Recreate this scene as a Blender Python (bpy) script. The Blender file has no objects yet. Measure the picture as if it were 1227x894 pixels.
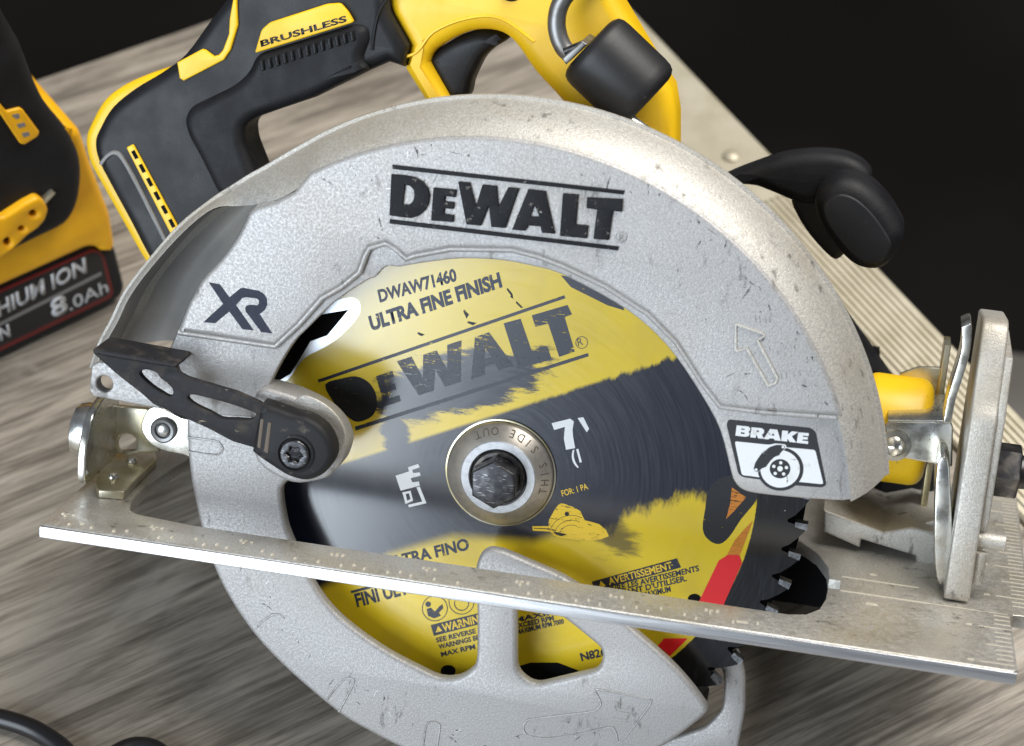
import bpy, bmesh, math, random
import numpy as np
from mathutils import Vector, Matrix
random.seed(7)
SC = bpy.context.scene
COL = SC.collection

# ------------------------------------------------------------------ frames
# Everything on the saw is measured in the saw's own frame in millimetres: x along the shoe,
# y away from the viewer along the blade axis, z up, origin at the blade's centre.
W0, H0, FPX, CX, CY = 1227.0, 894.0, 2657.36, 613.5, 447.0
AZ, EL, ROLL = 0.152102, 0.290782, 0.0910775
_b = np.array([math.sin(AZ)*math.cos(EL), -math.cos(AZ)*math.cos(EL), math.sin(EL)])
_r = np.array([math.cos(AZ), math.sin(AZ), 0.0]); _u = np.cross(_b, _r)
CR = math.cos(ROLL)*_r + math.sin(ROLL)*_u          # camera right
CU = -math.sin(ROLL)*_r + math.cos(ROLL)*_u         # camera up
CB = _b                                              # camera back
D0 = 617.99
CAM = -((600.914-CX)/FPX*D0*CR - (564.714-CY)/FPX*D0*CU - D0*CB)
_a = math.radians(48.0)
TN = math.cos(_a)*CU + math.sin(_a)*CB               # table normal in the saw frame
TH = -76.0                                           # table height along TN
_wx = np.array([1.0, 0, 0]) - TN[0]*TN; _wx /= np.linalg.norm(_wx)
_wy = np.cross(TN, _wx)
RW = np.array([_wx, _wy, TN])                        # saw -> world rotation
def to_world(p):
    q = RW @ np.asarray(p, float); q[2] -= TH
    return q*0.001
M_SAW = Matrix(((*RW[0], 0), (*RW[1], 0), (*RW[2], -TH*0.001), (0, 0, 0, 1)))

# ------------------------------------------------------------------ camera, world, lamps, exposure
cam_d = bpy.data.cameras.new('camera'); cam = bpy.data.objects.new('camera', cam_d); COL.objects.link(cam)
SC.camera = cam
Rc = np.array([RW@CR, RW@CU, RW@CB]).T; cw = to_world(CAM)
cam.matrix_world = Matrix(((*Rc[0], cw[0]), (*Rc[1], cw[1]), (*Rc[2], cw[2]), (0, 0, 0, 1)))
cam_d.sensor_width = 22.3; cam_d.lens = 22.3/2/math.tan(math.radians(13.0))
cam_d.clip_start = 0.02; cam_d.clip_end = 60
cam_d.dof.use_dof = True; cam_d.dof.focus_distance = 0.610; cam_d.dof.aperture_fstop = 8.5

world = bpy.data.worlds.new('World'); SC.world = world; world.use_nodes = True
bg = world.node_tree.nodes['Background']; bg.inputs[0].default_value = (0.62, 0.66, 0.72, 1); bg.inputs[1].default_value = 0.16

def area(name, loc, target, sx, sy, power, color):
    l = bpy.data.lights.new(name, 'AREA'); l.shape = 'RECTANGLE'; l.size = sx; l.size_y = sy
    l.energy = power; l.color = color
    o = bpy.data.objects.new(name, l); COL.objects.link(o); o.location = loc
    o.rotation_euler = (Vector(target)-Vector(loc)).to_track_quat('-Z', 'Y').to_euler()
    return o
area('doorway_light', (-1.02, -1.72, 0.86), (0, 0, 0.05), 1.36, 1.72, 56, (0.82, 0.91, 1.0))
area('overhead_light', (0.55, 0.50, 1.5), (0, 0.05, 0.0), 1.2, 1.0, 40, (1.0, 0.96, 0.90))
vs = SC.view_settings; vs.view_transform = 'Standard'; vs.look = 'None'; vs.exposure = 0.0; vs.gamma = 1.0
SC.cycles.use_denoising = True

# ------------------------------------------------------------------ material helpers
MATS = {}
class NB:
    """small node builder"""
    def __init__(s, name):
        s.m = bpy.data.materials.new(name); s.m.use_nodes = True
        s.t = s.m.node_tree; s.n = s.t.nodes; s.l = s.t.links
        s.bsdf = s.n['Principled BSDF']; s.out = s.n['Material Output']
        MATS[name] = s.m
        s._oc = None
    def link(s, a, b): s.l.new(a, b)
    def put(s, inp, v):
        if hasattr(v, 'is_output'): s.l.new(v, inp)
        else: inp.default_value = v
    def obj(s):
        if s._oc is None: s._oc = s.n.new('ShaderNodeTexCoord').outputs['Object']
        return s._oc
    def map(s, scale=(1,1,1), loc=(0,0,0), rot=(0,0,0), vec=None):
        n = s.n.new('ShaderNodeMapping'); s.put(n.inputs[0], vec or s.obj())
        n.inputs['Scale'].default_value = scale; n.inputs['Location'].default_value = loc; n.inputs['Rotation'].default_value = rot
        return n.outputs[0]
    def noise(s, scale, detail=3, rough=0.5, vec=None, dist=0.0):
        n = s.n.new('ShaderNodeTexNoise'); s.put(n.inputs['Vector'], vec or s.obj())
        n.inputs['Scale'].default_value = scale; n.inputs['Detail'].default_value = detail
        n.inputs['Roughness'].default_value = rough; n.inputs['Distortion'].default_value = dist
        return n.outputs[0]
    def voro(s, scale, vec=None):
        n = s.n.new('ShaderNodeTexVoronoi'); s.put(n.inputs['Vector'], vec or s.obj()); n.inputs['Scale'].default_value = scale
        return n.outputs['Distance']
    def math(s, op, a, b=0.0, c=0.0, clamp=False):
        n = s.n.new('ShaderNodeMath'); n.operation = op; n.use_clamp = clamp
        s.put(n.inputs[0], a); s.put(n.inputs[1], b)
        if len(n.inputs) > 2: s.put(n.inputs[2], c)
        return n.outputs[0]
    def step(s, v, lo, hi, to0=0.0, to1=1.0):
        n = s.n.new('ShaderNodeMapRange'); n.interpolation_type = 'SMOOTHSTEP'
        s.put(n.inputs[0], v); n.inputs[1].default_value = lo; n.inputs[2].default_value = hi
        n.inputs[3].default_value = to0; n.inputs[4].default_value = to1
        return n.outputs[0]
    def mix(s, f, a, b):
        n = s.n.new('ShaderNodeMix'); n.data_type = 'RGBA'
        s.put(n.inputs[0], f)
        s.put(n.inputs[6], a if hasattr(a, 'is_output') else (*a, 1)); s.put(n.inputs[7], b if hasattr(b, 'is_output') else (*b, 1))
        return n.outputs[2]
    def sep(s, vec=None):
        n = s.n.new('ShaderNodeSeparateXYZ'); s.put(n.inputs[0], vec or s.obj()); return n.outputs
    def curve(s, x, pts):
        n = s.n.new('ShaderNodeFloatCurve'); cv = n.mapping.curves[0]
        n.mapping.extend = 'HORIZONTAL'; n.mapping.use_clip = False
        while len(cv.points) < len(pts): cv.points.new(0.5, 0.5)
        for q, (a, b) in zip(cv.points, pts): q.location = (a, b); q.handle_type = 'VECTOR'
        n.mapping.update(); s.put(n.inputs['Value'], x); return n.outputs[0]
    def bump(s, h, strength=0.3, dist=0.0005):
        n = s.n.new('ShaderNodeBump'); n.inputs['Strength'].default_value = strength; n.inputs['Distance'].default_value = dist
        s.put(n.inputs['Height'], h); s.l.new(n.outputs[0], s.bsdf.inputs['Normal'])
    def set(s, color=None, rough=None, metal=None, spec=None, coat=None, coat_rough=None):
        B = s.bsdf.inputs
        if color is not None: s.put(B['Base Color'], color if hasattr(color, 'is_output') else (*color, 1))
        if rough is not None: s.put(B['Roughness'], rough)
        if metal is not None: s.put(B['Metallic'], metal)
        if spec is not None: B['Specular IOR Level'].default_value = spec
        if coat is not None: B['Coat Weight'].default_value = coat
        if coat_rough is not None: B['Coat Roughness'].default_value = coat_rough
        return s
    def alpha(s, a): s.put(s.bsdf.inputs['Alpha'], a)

def cast_metal(name, base, dirt, dirt_amt, metal=0.75, rough=0.42, grain=5200, bump=0.35, mk=0.58):
    b = NB(name)
    fine = b.noise(grain, 2, 0.6); speck = b.noise(grain*0.45, 1, 0.5)
    big = b.noise(38, 5, 0.6); smear = b.noise(230, 4, 0.7, vec=b.map((1.0, 1.0, 0.35), rot=(0, 0.5, 0)))
    c = b.mix(b.step(fine, 0.3, 0.7), tuple(x*0.82 for x in base), tuple(min(1, x*1.14) for x in base))
    f = b.math('MULTIPLY', b.step(big, 0.42, 0.72), dirt_amt)
    c = b.mix(f, c, dirt)
    marks = b.math('MULTIPLY', b.step(smear, mk, mk+0.12), b.step(b.noise(48, 3), 0.46, 0.58))
    c = b.mix(b.math('MULTIPLY', marks, 0.75), c, (0.12, 0.11, 0.10))
    scr = b.noise(90, 2, 0.5, vec=b.map((1, 1, 26), rot=(0, 0.9, 0)))
    scr2 = b.math('MULTIPLY', b.step(scr, 0.71, 0.735), b.step(b.noise(70, 2), 0.5, 0.6))
    c = b.mix(b.math('MULTIPLY', scr2, 0.6), c, (0.16, 0.15, 0.14))
    b.set(c, b.step(speck, 0.3, 0.7, rough-0.07, rough+0.10), metal)
    b.bump(b.math('ADD', fine, b.math('MULTIPLY', speck, 0.6)), bump, 0.00025)
    return b
cast_metal('guard_metal', (0.415, 0.410, 0.408), (0.36, 0.33, 0.29), 0.40, 0.45, 0.50, 3000, 0.32, 0.56)
cast_metal('dusty_metal', (0.50, 0.485, 0.45), (0.42, 0.375, 0.30), 0.60, 0.45, 0.50, 2300, 0.45, 0.575)
cast_metal('shoe_metal', (0.60, 0.585, 0.55), (0.40, 0.355, 0.28), 0.65, 0.62, 0.38, 1600, 0.12)
cast_metal('lower_guard_metal', (0.405, 0.400, 0.398), (0.36, 0.335, 0.30), 0.30, 0.42, 0.50, 3000, 0.3)

b = NB('shoe_edge_metal'); n = b.noise(900, 4, 0.6, vec=b.map((0.03, 1, 1)))
b.set(b.mix(b.step(n, 0.3, 0.7), (0.66, 0.67, 0.70), (0.74, 0.75, 0.77)), b.step(n, 0.3, 0.7, 0.26, 0.36), 0.9)
b.bump(n, 0.15, 0.0002)
b = NB('zinc'); n = b.noise(90, 4, 0.6)
b.set(b.mix(b.step(n, 0.35, 0.65), (0.70, 0.68, 0.60), (0.72, 0.74, 0.74)), b.step(b.noise(200, 3), 0.3, 0.7, 0.18, 0.36), 0.95); b.bump(b.noise(900, 2), 0.06, 0.0002)
b = NB('zinc_yellow'); n = b.noise(110, 4, 0.6)
b.set(b.mix(b.step(n, 0.35, 0.65), (0.50, 0.44, 0.25), (0.66, 0.63, 0.52)), 0.3, 0.85); b.bump(b.noise(900, 2), 0.08, 0.0002)
b = NB('dark_steel'); n = b.noise(260, 4, 0.6)
b.set(b.mix(b.step(n, 0.4, 0.7), (0.05, 0.05, 0.055), (0.14, 0.13, 0.12)), 0.34, 0.8); b.bump(n, 0.12, 0.0003)
b = NB('bolt_steel'); n = b.noise(420, 4, 0.6); s2 = b.noise(500, 3, 0.5, vec=b.map((1, 1, 6), rot=(0, 0.6, 0)))
b.set(b.mix(b.step(s2, 0.6, 0.75), b.mix(b.step(n, 0.4, 0.7), (0.035, 0.035, 0.040), (0.085, 0.085, 0.09)), (0.35, 0.35, 0.35)), 0.38, 0.7); b.bump(n, 0.18, 0.0003)
b = NB('lever_steel'); n = b.noise(210, 5, 0.65); e = b.noise(420, 4, 0.6, vec=b.map((0.5, 1, 2), rot=(0, 0.3, 0)))
c = b.mix(b.step(n, 0.45, 0.75), (0.018, 0.018, 0.021), (0.06, 0.052, 0.045)); c = b.mix(b.step(e, 0.66, 0.72), c, (0.36, 0.30, 0.22))
b.set(c, b.step(n, 0.3, 0.7, 0.50, 0.64), 0.05, 0.2); b.bump(n, 0.15, 0.0003)
b = NB('cap_plastic'); n = b.noise(300, 5, 0.6)
c = b.mix(b.step(n, 0.58, 0.75), (0.016, 0.016, 0.018), (0.10, 0.086, 0.07))
b.set(c, 0.55, 0, 0.22); b.bump(n, 0.2, 0.0003)
b = NB('worn_black_paint'); n = b.noise(520, 5, 0.7); n2 = b.noise(170, 4, 0.6)
c = b.mix(b.step(b.noise(2600, 2), 0.66, 0.74), (0.0065, 0.007, 0.010), (0.06, 0.06, 0.065))
b.set(b.mix(b.math('MULTIPLY', b.step(n, 0.60, 0.66), b.step(n2, 0.50, 0.60)), c, (0.38, 0.36, 0.32)), 0.6, 0, 0.25); b.bump(b.noise(3000, 2), 0.3, 0.0002)
b = NB('navy_print'); n = b.noise(900, 3); b.set(b.mix(b.step(n, 0.3, 0.8), (0.012, 0.015, 0.034), (0.022, 0.026, 0.048)), 0.55, 0, 0.3)
b = NB('sticker_black'); n = b.noise(500, 5, 0.65); b.set(b.mix(b.step(n, 0.66, 0.72), (0.016, 0.017, 0.021), (0.30, 0.27, 0.25)), 0.4)
b = NB('sticker_white'); n = b.noise(300, 5, 0.65); b.set(b.mix(b.step(n, 0.55, 0.8), (0.72, 0.74, 0.76), (0.52, 0.51, 0.48)), 0.4)
b = NB('yellow_plastic'); n = b.noise(70, 5, 0.6); sp = b.noise(420, 4, 0.7)
c = b.mix(b.step(n, 0.45, 0.75), (0.90, 0.56, 0.010), (0.84, 0.50, 0.014)); c = b.mix(b.math('MULTIPLY', b.step(sp, 0.68, 0.73), 0.55), c, (0.25, 0.16, 0.03))
b.set(c, b.step(n, 0.3, 0.7, 0.33, 0.48), 0, 0.5); b.bump(b.noise(1800, 2), 0.12, 0.0002)
b = NB('orange_plastic'); n = b.noise(60, 4, 0.6); b.set(b.mix(b.step(n, 0.35, 0.75), (0.90, 0.47, 0.008), (0.78, 0.38, 0.008)), 0.42, 0, 0.5)
b = NB('black_plastic'); n = b.noise(60, 4, 0.6); d = b.noise(260, 5, 0.7)
c = b.mix(b.step(n, 0.35, 0.7), (0.007, 0.0075, 0.0095), (0.013, 0.0135, 0.016)); c = b.mix(b.math('MULTIPLY', b.step(d, 0.62, 0.78), 0.4), c, (0.07, 0.065, 0.06))
b.set(c, b.step(n, 0.3, 0.7, 0.42, 0.58), 0, 0.35); b.bump(b.noise(2200, 2), 0.2, 0.0002)
b = NB('black_rubber'); n = b.noise(90, 4, 0.6); b.set(b.mix(b.step(n, 0.35, 0.75), (0.006, 0.0065, 0.0085), (0.012, 0.012, 0.0145)), b.step(n, 0.3, 0.7, 0.5, 0.68), 0, 0.3); b.bump(b.noise(2500, 2), 0.25, 0.0003)
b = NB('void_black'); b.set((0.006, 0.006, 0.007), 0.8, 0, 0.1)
b = NB('dark_inner_back'); n = b.noise(80, 4); b.set(b.mix(b.step(n, 0.3, 0.7), (0.012, 0.012, 0.014), (0.03, 0.028, 0.026)), 0.6)
b = NB('cavity_metal'); n = b.noise(45, 4, 0.6); b.set(b.mix(b.step(n, 0.35, 0.7), (0.26, 0.255, 0.25), (0.34, 0.325, 0.30)), 0.6, 0.1, 0.3); b.bump(b.noise(2600, 2), 0.3, 0.0003)
b = NB('padlock_cover'); n = b.noise(300, 5, 0.7); b.set(b.mix(b.step(n, 0.64, 0.72), (0.012, 0.0115, 0.013), (0.09, 0.085, 0.08)), 0.5, 0, 0.5); b.bump(b.noise(700, 3), 0.12, 0.0003)
b = NB('shackle_steel'); n = b.noise(160, 5, 0.65); b.set(b.mix(b.step(n, 0.4, 0.7), (0.24, 0.24, 0.24), (0.16, 0.15, 0.135)), 0.42, 0.8); b.bump(n, 0.15, 0.0004)
b = NB('tick_metal'); b.set((0.74, 0.69, 0.58), 0.4, 0.4)
b = NB('grey_line'); b.set((0.20, 0.20, 0.20), 0.5)
b = NB('light_print'); b.set((0.50, 0.51, 0.53), 0.5)
b = NB('red_line'); b.set((0.16, 0.012, 0.012), 0.45)
b = NB('battery_label'); b.set((0.010, 0.010, 0.012), 0.35)
b = NB('cable_rubber'); b.set((0.012, 0.012, 0.014), 0.32, 0, 0.5)
b = NB('washer_metal'); n = b.noise(500, 4, 0.6); b.set(b.mix(b.step(n, 0.4, 0.7), (0.60, 0.555, 0.49), (0.50, 0.465, 0.42)), 0.36, 0.8); b.bump(b.noise(1500, 2), 0.06, 0.0002)
b = NB('washer_chamfer'); n = b.noise(800, 4, 0.6); b.set(b.mix(b.step(n, 0.4, 0.7), (0.52, 0.53, 0.55), (0.42, 0.43, 0.45)), 0.5, 0.6)
b = NB('engraved'); b.set((0.12, 0.095, 0.07), 0.6, 0.2)
b = NB('carbide'); n = b.noise(900, 3); b.set(b.mix(b.step(n, 0.3, 0.7), (0.14, 0.145, 0.155), (0.34, 0.35, 0.37)), 0.35, 0.9)

# worn print inks on the blade: the ink is scraped away in streaks (alpha)
def worn_ink(name, color, lo, hi, rough=0.30, spec=0.9, streak=(1, 1, 9), rot=-0.32, scale=170):
    b = NB(name)
    a = b.noise(scale, 5, 0.7, vec=b.map(streak, rot=(0, rot, 0)))
    a2 = b.noise(1300, 3, 0.6)
    v = b.math('ADD', b.math('MULTIPLY', a, 0.7), b.math('MULTIPLY', a2, 0.3))
    b.set(color, rough, 0.0, spec*0.75); b.alpha(b.step(v, lo, hi, 1.0, 0.0))
    return b
worn_ink('ink_navy', (0.010, 0.014, 0.030), 0.56, 0.66)
worn_ink('ink_navy_worn', (0.010, 0.014, 0.030), 0.50, 0.62)
worn_ink('ink_navy_smear', (0.05, 0.065, 0.10), 0.55, 0.64)
worn_ink('ink_black', (0.012, 0.013, 0.016), 0.60, 0.68, 0.4, 0.5)
worn_ink('ink_white', (0.66, 0.68, 0.70), 0.60, 0.70, scale=260)
worn_ink('ink_yellow', (0.75, 0.50, 0.02), 0.54, 0.62)
worn_ink('ink_red', (0.70, 0.015, 0.02), 0.62, 0.72, 0.4, 0.5)
worn_ink('ink_orange', (0.55, 0.19, 0.02), 0.50, 0.66, 0.4, 0.5)
worn_ink('ink_text', (0.025, 0.032, 0.055), 0.58, 0.66, 0.32, 0.6, streak=(1, 1, 2), scale=420)
worn_ink('bare_steel', (0.80, 0.84, 0.90), 0.62, 0.72, 0.30, 0.5).set(metal=0.8)

# ------------------------------------------------------------------ geometry helpers
class Frame:
    """a thing's own frame: origin (saw mm), axes x, y (away), z; px(u, v, y) puts a measured outline point on its plane y"""
    def __init__(s, o, X, Y, Z): s.o, s.X, s.Y, s.Z = [np.asarray(v, float) for v in (o, X, Y, Z)]
    def ray(s, u, v):
        d = (u-CX)/FPX*CR - (v-CY)/FPX*CU - CB; c = CAM - s.o
        return (np.array([c@s.X, c@s.Y, c@s.Z]), np.array([d@s.X, d@s.Y, d@s.Z]))
    def px(s, u, v, y):
        c, d = s.ray(u, v); return c + d*(y-c[1])/d[1]
    def pz(s, u, v, z):
        c, d = s.ray(u, v); return c + d*(z-c[2])/d[2]
    def pxx(s, u, v, x):
        c, d = s.ray(u, v); return c + d*(x-c[0])/d[0]
FS = Frame((0, 0, 0), (1, 0, 0), (0, 1, 0), (0, 0, 1))
FT = Frame(TN*TH, _wx, _wy, TN)      # the table: z = 0 on its top
def P(u, v, y): return FS.px(u, v, y)

def link(name, me, mat, parent, smooth=35):
    o = bpy.data.objects.new(name, me); COL.objects.link(o)
    if parent is not None: o.parent = parent
    if mat is not None:
        me.materials.clear(); me.materials.append(MATS[mat])
    if smooth:
        me.polygons.foreach_set('use_smooth', [True]*len(me.polygons)); me.set_sharp_from_angle(angle=math.radians(smooth))
    return o
def mesh(name, verts, faces, mat, parent, smooth=35, recalc=True):
    me = bpy.data.meshes.new(name); me.from_pydata([tuple(0.001*np.asarray(v)) for v in verts], [], faces)
    if recalc:
        bm = bmesh.new(); bm.from_mesh(me); bmesh.ops.remove_doubles(bm, verts=bm.verts, dist=1e-7)
        bmesh.ops.recalc_face_normals(bm, faces=bm.faces); bm.to_mesh(me); bm.free()
    me.update(); return link(name, me, mat, parent, smooth)
def spline(pts, closed=False, n=6):
    """Catmull-Rom through the points"""
    p = [np.array(q[:2], float) for q in pts]; N = len(p); out = []
    rng = range(N) if closed else range(N-1)
    for i in rng:
        p0 = p[(i-1) % N] if (closed or i > 0) else p[i]; p1 = p[i]; p2 = p[(i+1) % N]
        p3 = p[(i+2) % N] if (closed or i+2 < N) else p2
        for k in range(n):
            t = k/n
            out.append(0.5*((2*p1)+(-p0+p2)*t+(2*p0-5*p1+4*p2-p3)*t*t+(-p0+3*p1-3*p2+p3)*t**3))
    if not closed: out.append(p[-1])
    return [tuple(q) for q in out]
def fillet(pts, r, n=4):
    out = []; N = len(pts)
    for i in range(N):
        a, b_, c = [np.array(pts[j % N], float) for j in (i-1, i, i+1)]
        u, v = a-b_, c-b_; lu, lv = np.linalg.norm(u), np.linalg.norm(v)
        rr = min(r, lu*0.45, lv*0.45)
        s, e = b_+u/lu*rr, b_+v/lv*rr
        for k in range(n+1):
            t = k/n; out.append(tuple((1-t)**2*s+2*t*(1-t)*b_+t*t*e))
    return out
def circ(cx, cy, r, n=24, ry=None): return [(cx+r*math.cos(2*math.pi*k/n), cy+(ry or r)*math.sin(2*math.pi*k/n)) for k in range(n)]
def flat(name, loops, y0, y1, mat, parent, bevel=0.0, res=2, smooth=35, map3=None):
    """outline(s) in (x, z) mm extruded from y0 (front) to y1 (back), edges rounded by bevel"""
    cu = bpy.data.curves.new('tmp', 'CURVE'); cu.dimensions = '2D'; cu.fill_mode = 'BOTH'
    for lp in loops:
        sp = cu.splines.new('POLY'); sp.points.add(len(lp)-1)
        for q, c in zip(sp.points, lp): q.co = (c[0], c[1], 0, 1)
        sp.use_cyclic_u = True
    th = abs(y1-y0)
    if th > 1e-6:
        bevel = min(bevel, th*0.49); cu.extrude = th/2-bevel
        if bevel > 0: cu.bevel_depth = bevel; cu.bevel_resolution = res; cu.offset = -bevel
    ob = bpy.data.objects.new('tmp', cu); COL.objects.link(ob)
    dg = bpy.context.evaluated_depsgraph_get(); dg.update()
    me = bpy.data.meshes.new_from_object(ob.evaluated_get(dg))
    bpy.data.objects.remove(ob); bpy.data.curves.remove(cu)
    n = len(me.vertices); co = np.empty(n*3); me.vertices.foreach_get('co', co); co = co.reshape(-1, 3)
    out = np.stack([co[:, 0], (y0+y1)/2-co[:, 2], co[:, 1]], 1)
    if map3 is not None: out = np.array([map3(v) for v in out])
    me.vertices.foreach_set('co', (out*0.001).ravel())
    bm = bmesh.new(); bm.from_mesh(me); bmesh.ops.remove_doubles(bm, verts=bm.verts, dist=1e-7)
    if th > 1e-6: bmesh.ops.recalc_face_normals(bm, faces=bm.faces)
    bm.to_mesh(me); bm.free(); me.name = name; me.update()
    return link(name, me, mat, parent, smooth)
def pp(pts, y, F=None): return [tuple((F or FS).px(u, v, y)[[0, 2]]) for u, v in pts]
def plate(name, pts, y0, y1, mat, parent, bevel=0.4, holes=(), res=2, F=None, smooth=35):
    return flat(name, [pp(pts, y0, F)]+[pp(h, y0, F) for h in holes], y0, y1, mat, parent, bevel, res, smooth)
def slab(name, pts, z_top, th, mat, parent, bevel=0.3, holes=()):
    """outline measured on the plane z = z_top, extruded downwards"""
    lp = [[tuple(FS.pz(u, v, z_top)[[0, 1]]) for u, v in L] for L in [pts, *holes]]
    return flat(name, lp, -z_top, -(z_top-th), mat, parent, bevel, 2, 35, lambda v: (v[0], v[2], -v[1]))
def xslab(name, yz, x0, x1, mat, parent, bevel=0.4, holes=(), res=2):
    """outline in (y, z) mm extruded along x"""
    return flat(name, [yz, *holes], x0, x1, mat, parent, bevel, res, 35, lambda v: (v[1], v[0], v[2]))
def loft(name, secs, mat, parent, closed_sec=False, closed_path=False, caps=False, smooth=50):
    n = len(secs[0]); V = [p for s in secs for p in s]; Fc = []
    m = len(secs)
    for i in range(m if closed_path else m-1):
        for j in range(n if closed_sec else n-1):
            a, b_ = i*n+j, i*n+(j+1) % n; c, d = ((i+1) % m)*n+(j+1) % n, ((i+1) % m)*n+j
            Fc.append((a, b_, c, d))
    if caps and closed_sec: Fc += [tuple(range(n)), tuple(range((m-1)*n, m*n))]
    return mesh(name, V, Fc, mat, parent, smooth)
def tube(name, pts, r, mat, parent, n=10, caps=True, closed=False):
    pts = [np.asarray(p, float) for p in pts]; secs = []; up = None
    for i, p in enumerate(pts):
        a = pts[(i-1) % len(pts)] if (closed or i > 0) else p; c = pts[(i+1) % len(pts)] if (closed or i < len(pts)-1) else p
        t = c-a; t = t/np.linalg.norm(t)
        if up is None: up = np.array([0.1, -1, 0.2]) if abs(t[1]) < 0.9 else np.array([1., 0, 0.1])
        s = np.cross(t, up); s /= np.linalg.norm(s); u = np.cross(s, t); up = u
        rr = r[i] if hasattr(r, '__len__') else r
        secs.append([p+rr*(math.cos(2*math.pi*k/n)*s+math.sin(2*math.pi*k/n)*u) for k in range(n)])
    return loft(name, secs, mat, parent, True, closed, caps and not closed, 60)
def spl3(pts, n=6):
    p = [np.asarray(q, float) for q in pts]; out = []
    for i in range(len(p)-1):
        p0 = p[max(0, i-1)]; p1 = p[i]; p2 = p[i+1]; p3 = p[min(len(p)-1, i+2)]
        for k in range(n):
            t = k/n; out.append(0.5*((2*p1)+(-p0+p2)*t+(2*p0-5*p1+4*p2-p3)*t*t+(-p0+3*p1-3*p2+p3)*t**3))
    return out+[p[-1]]
def lathe(name, prof, mat, parent, c=(0, 0), n=64, axis='y', o=(0, 0, 0)):
    """profile of (r, y) turned about an axis along y (or x) through c"""
    secs = []
    for k in range(n):
        a = 2*math.pi*k/n
        if axis == 'y': secs.append([(c[0]+r*math.cos(a), y, c[1]+r*math.sin(a)) for r, y in prof])
        elif axis == 'x': secs.append([(y+o[0], o[1]+r*math.cos(a), o[2]+r*math.sin(a)) for r, y in prof])
        else: secs.append([(o[0]+r*math.cos(a), o[1]+r*math.sin(a), o[2]+y) for r, y in prof])
    return loft(name, secs, mat, parent, False, True, False, 40)
def bead(name, pts, y, r, mat, parent, n=6, F=None, closed=False):
    """a thin raised bead along a measured line on the plane y"""
    return tube(name, [(F or FS).px(u, v, y) for u, v in pts], r, mat, parent, n, True, closed)
def text(name, s, bl, br, tl, y, th, mat, parent, bold=0.0, F=None, shear=0.0, spacing=1.0):
    """lettering laid between three measured points: baseline start, baseline end, top of the first capital"""
    F = F or FS
    cu = bpy.data.curves.new('tmp', 'FONT'); cu.body = s; cu.size = 1.0; cu.extrude = 0.0; cu.offset = bold; cu.resolution_u = 3; cu.space_character = spacing
    ob = bpy.data.objects.new('tmp', cu); COL.objects.link(ob)
    dg = bpy.context.evaluated_depsgraph_get(); dg.update()
    me = bpy.data.meshes.new_from_object(ob.evaluated_get(dg)); bpy.data.objects.remove(ob); bpy.data.curves.remove(cu)
    n = len(me.vertices); co = np.empty(n*3); me.vertices.foreach_get('co', co); co = co.reshape(-1, 3)
    x0, x1 = co[:, 0].min(), co[:, 0].max(); cap = 0.70
    A, B, C_ = F.px(*bl, y), F.px(*br, y), F.px(*tl, y)
    tx = (co[:, 0]-x0)/(x1-x0); ty = co[:, 1]/cap
    out = A+np.outer(tx, B-A)+np.outer(ty, C_-A); out[:, 1] = y
    me.vertices.foreach_set('co', (out*0.001).ravel())
    if th:
        bm = bmesh.new(); bm.from_mesh(me)
        ret = bmesh.ops.extrude_face_region(bm, geom=bm.faces[:])
        for v in ret['geom']:
            if isinstance(v, bmesh.types.BMVert): v.co.y -= th*0.001
        bmesh.ops.recalc_face_normals(bm, faces=bm.faces); bm.to_mesh(me); bm.free()
    me.name = name; me.update(); return link(name, me, mat, parent, 0)
def empty(name, label, cat, mat4=None, group=None):
    o = bpy.data.objects.new(name, None); COL.objects.link(o); o['label'] = label; o['category'] = cat
    o.empty_display_size = 0.02
    if mat4 is not None: o.matrix_world = mat4
    if group: o['group'] = group
    return o
def structure(o): o['kind'] = 'structure'; return o
def stuff(o): o['kind'] = 'stuff'; return o
def fit_circle(pts, y):
    q = np.array(pp(pts, y)); A = np.c_[2*q, np.ones(len(q))]; s = np.linalg.lstsq(A, (q**2).sum(1), rcond=None)[0]
    return s[0], s[1], math.sqrt(s[2]+s[0]**2+s[1]**2)
def z(x0, y0, s, pts): return [(x0+a/s, y0+b_/s) for a, b_ in pts]

# ------------------------------------------------------------------ the table, its edge trim and the floor
def tpt(u, v): return FT.pz(u, v, 0.0)[:2]
e_a, e_b = tpt(40, 97), tpt(240, 28); f_a, f_b = tpt(741, 0), tpt(1135, 420)
d1 = (e_a-e_b)/np.linalg.norm(e_a-e_b); d2 = (f_b-f_a)/np.linalg.norm(f_b-f_a)
_t = np.linalg.solve(np.array([d1, -d2]).T, f_a-e_b); corner = e_b+_t[0]*d1
d2 = np.array([d1[1], -d1[0]])*(1 if np.dot([d1[1], -d1[0]], d2) > 0 else -1)   # the corner is square
TW = abs(np.dot(tpt(1040, 432)-f_b, d1))                                        # width of the trim
M_TAB = Matrix(((d1[0], -d2[0]*-1, 0, corner[0]*0.001), (d1[1], d2[1], 0, corner[1]*0.001), (0, 0, 1, 0), (0, 0, 0, 1)))
if M_TAB.to_3x3().determinant() < 0: M_TAB = Matrix(((d1[0], d2[0], 0, corner[0]*0.001), (d1[1], d2[1], 0, corner[1]*0.001), (0, 0, -1, 0), (0, 0, 0, 1)))
ZS = 1 if M_TAB.to_3x3()[2][2] > 0 else -1
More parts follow.
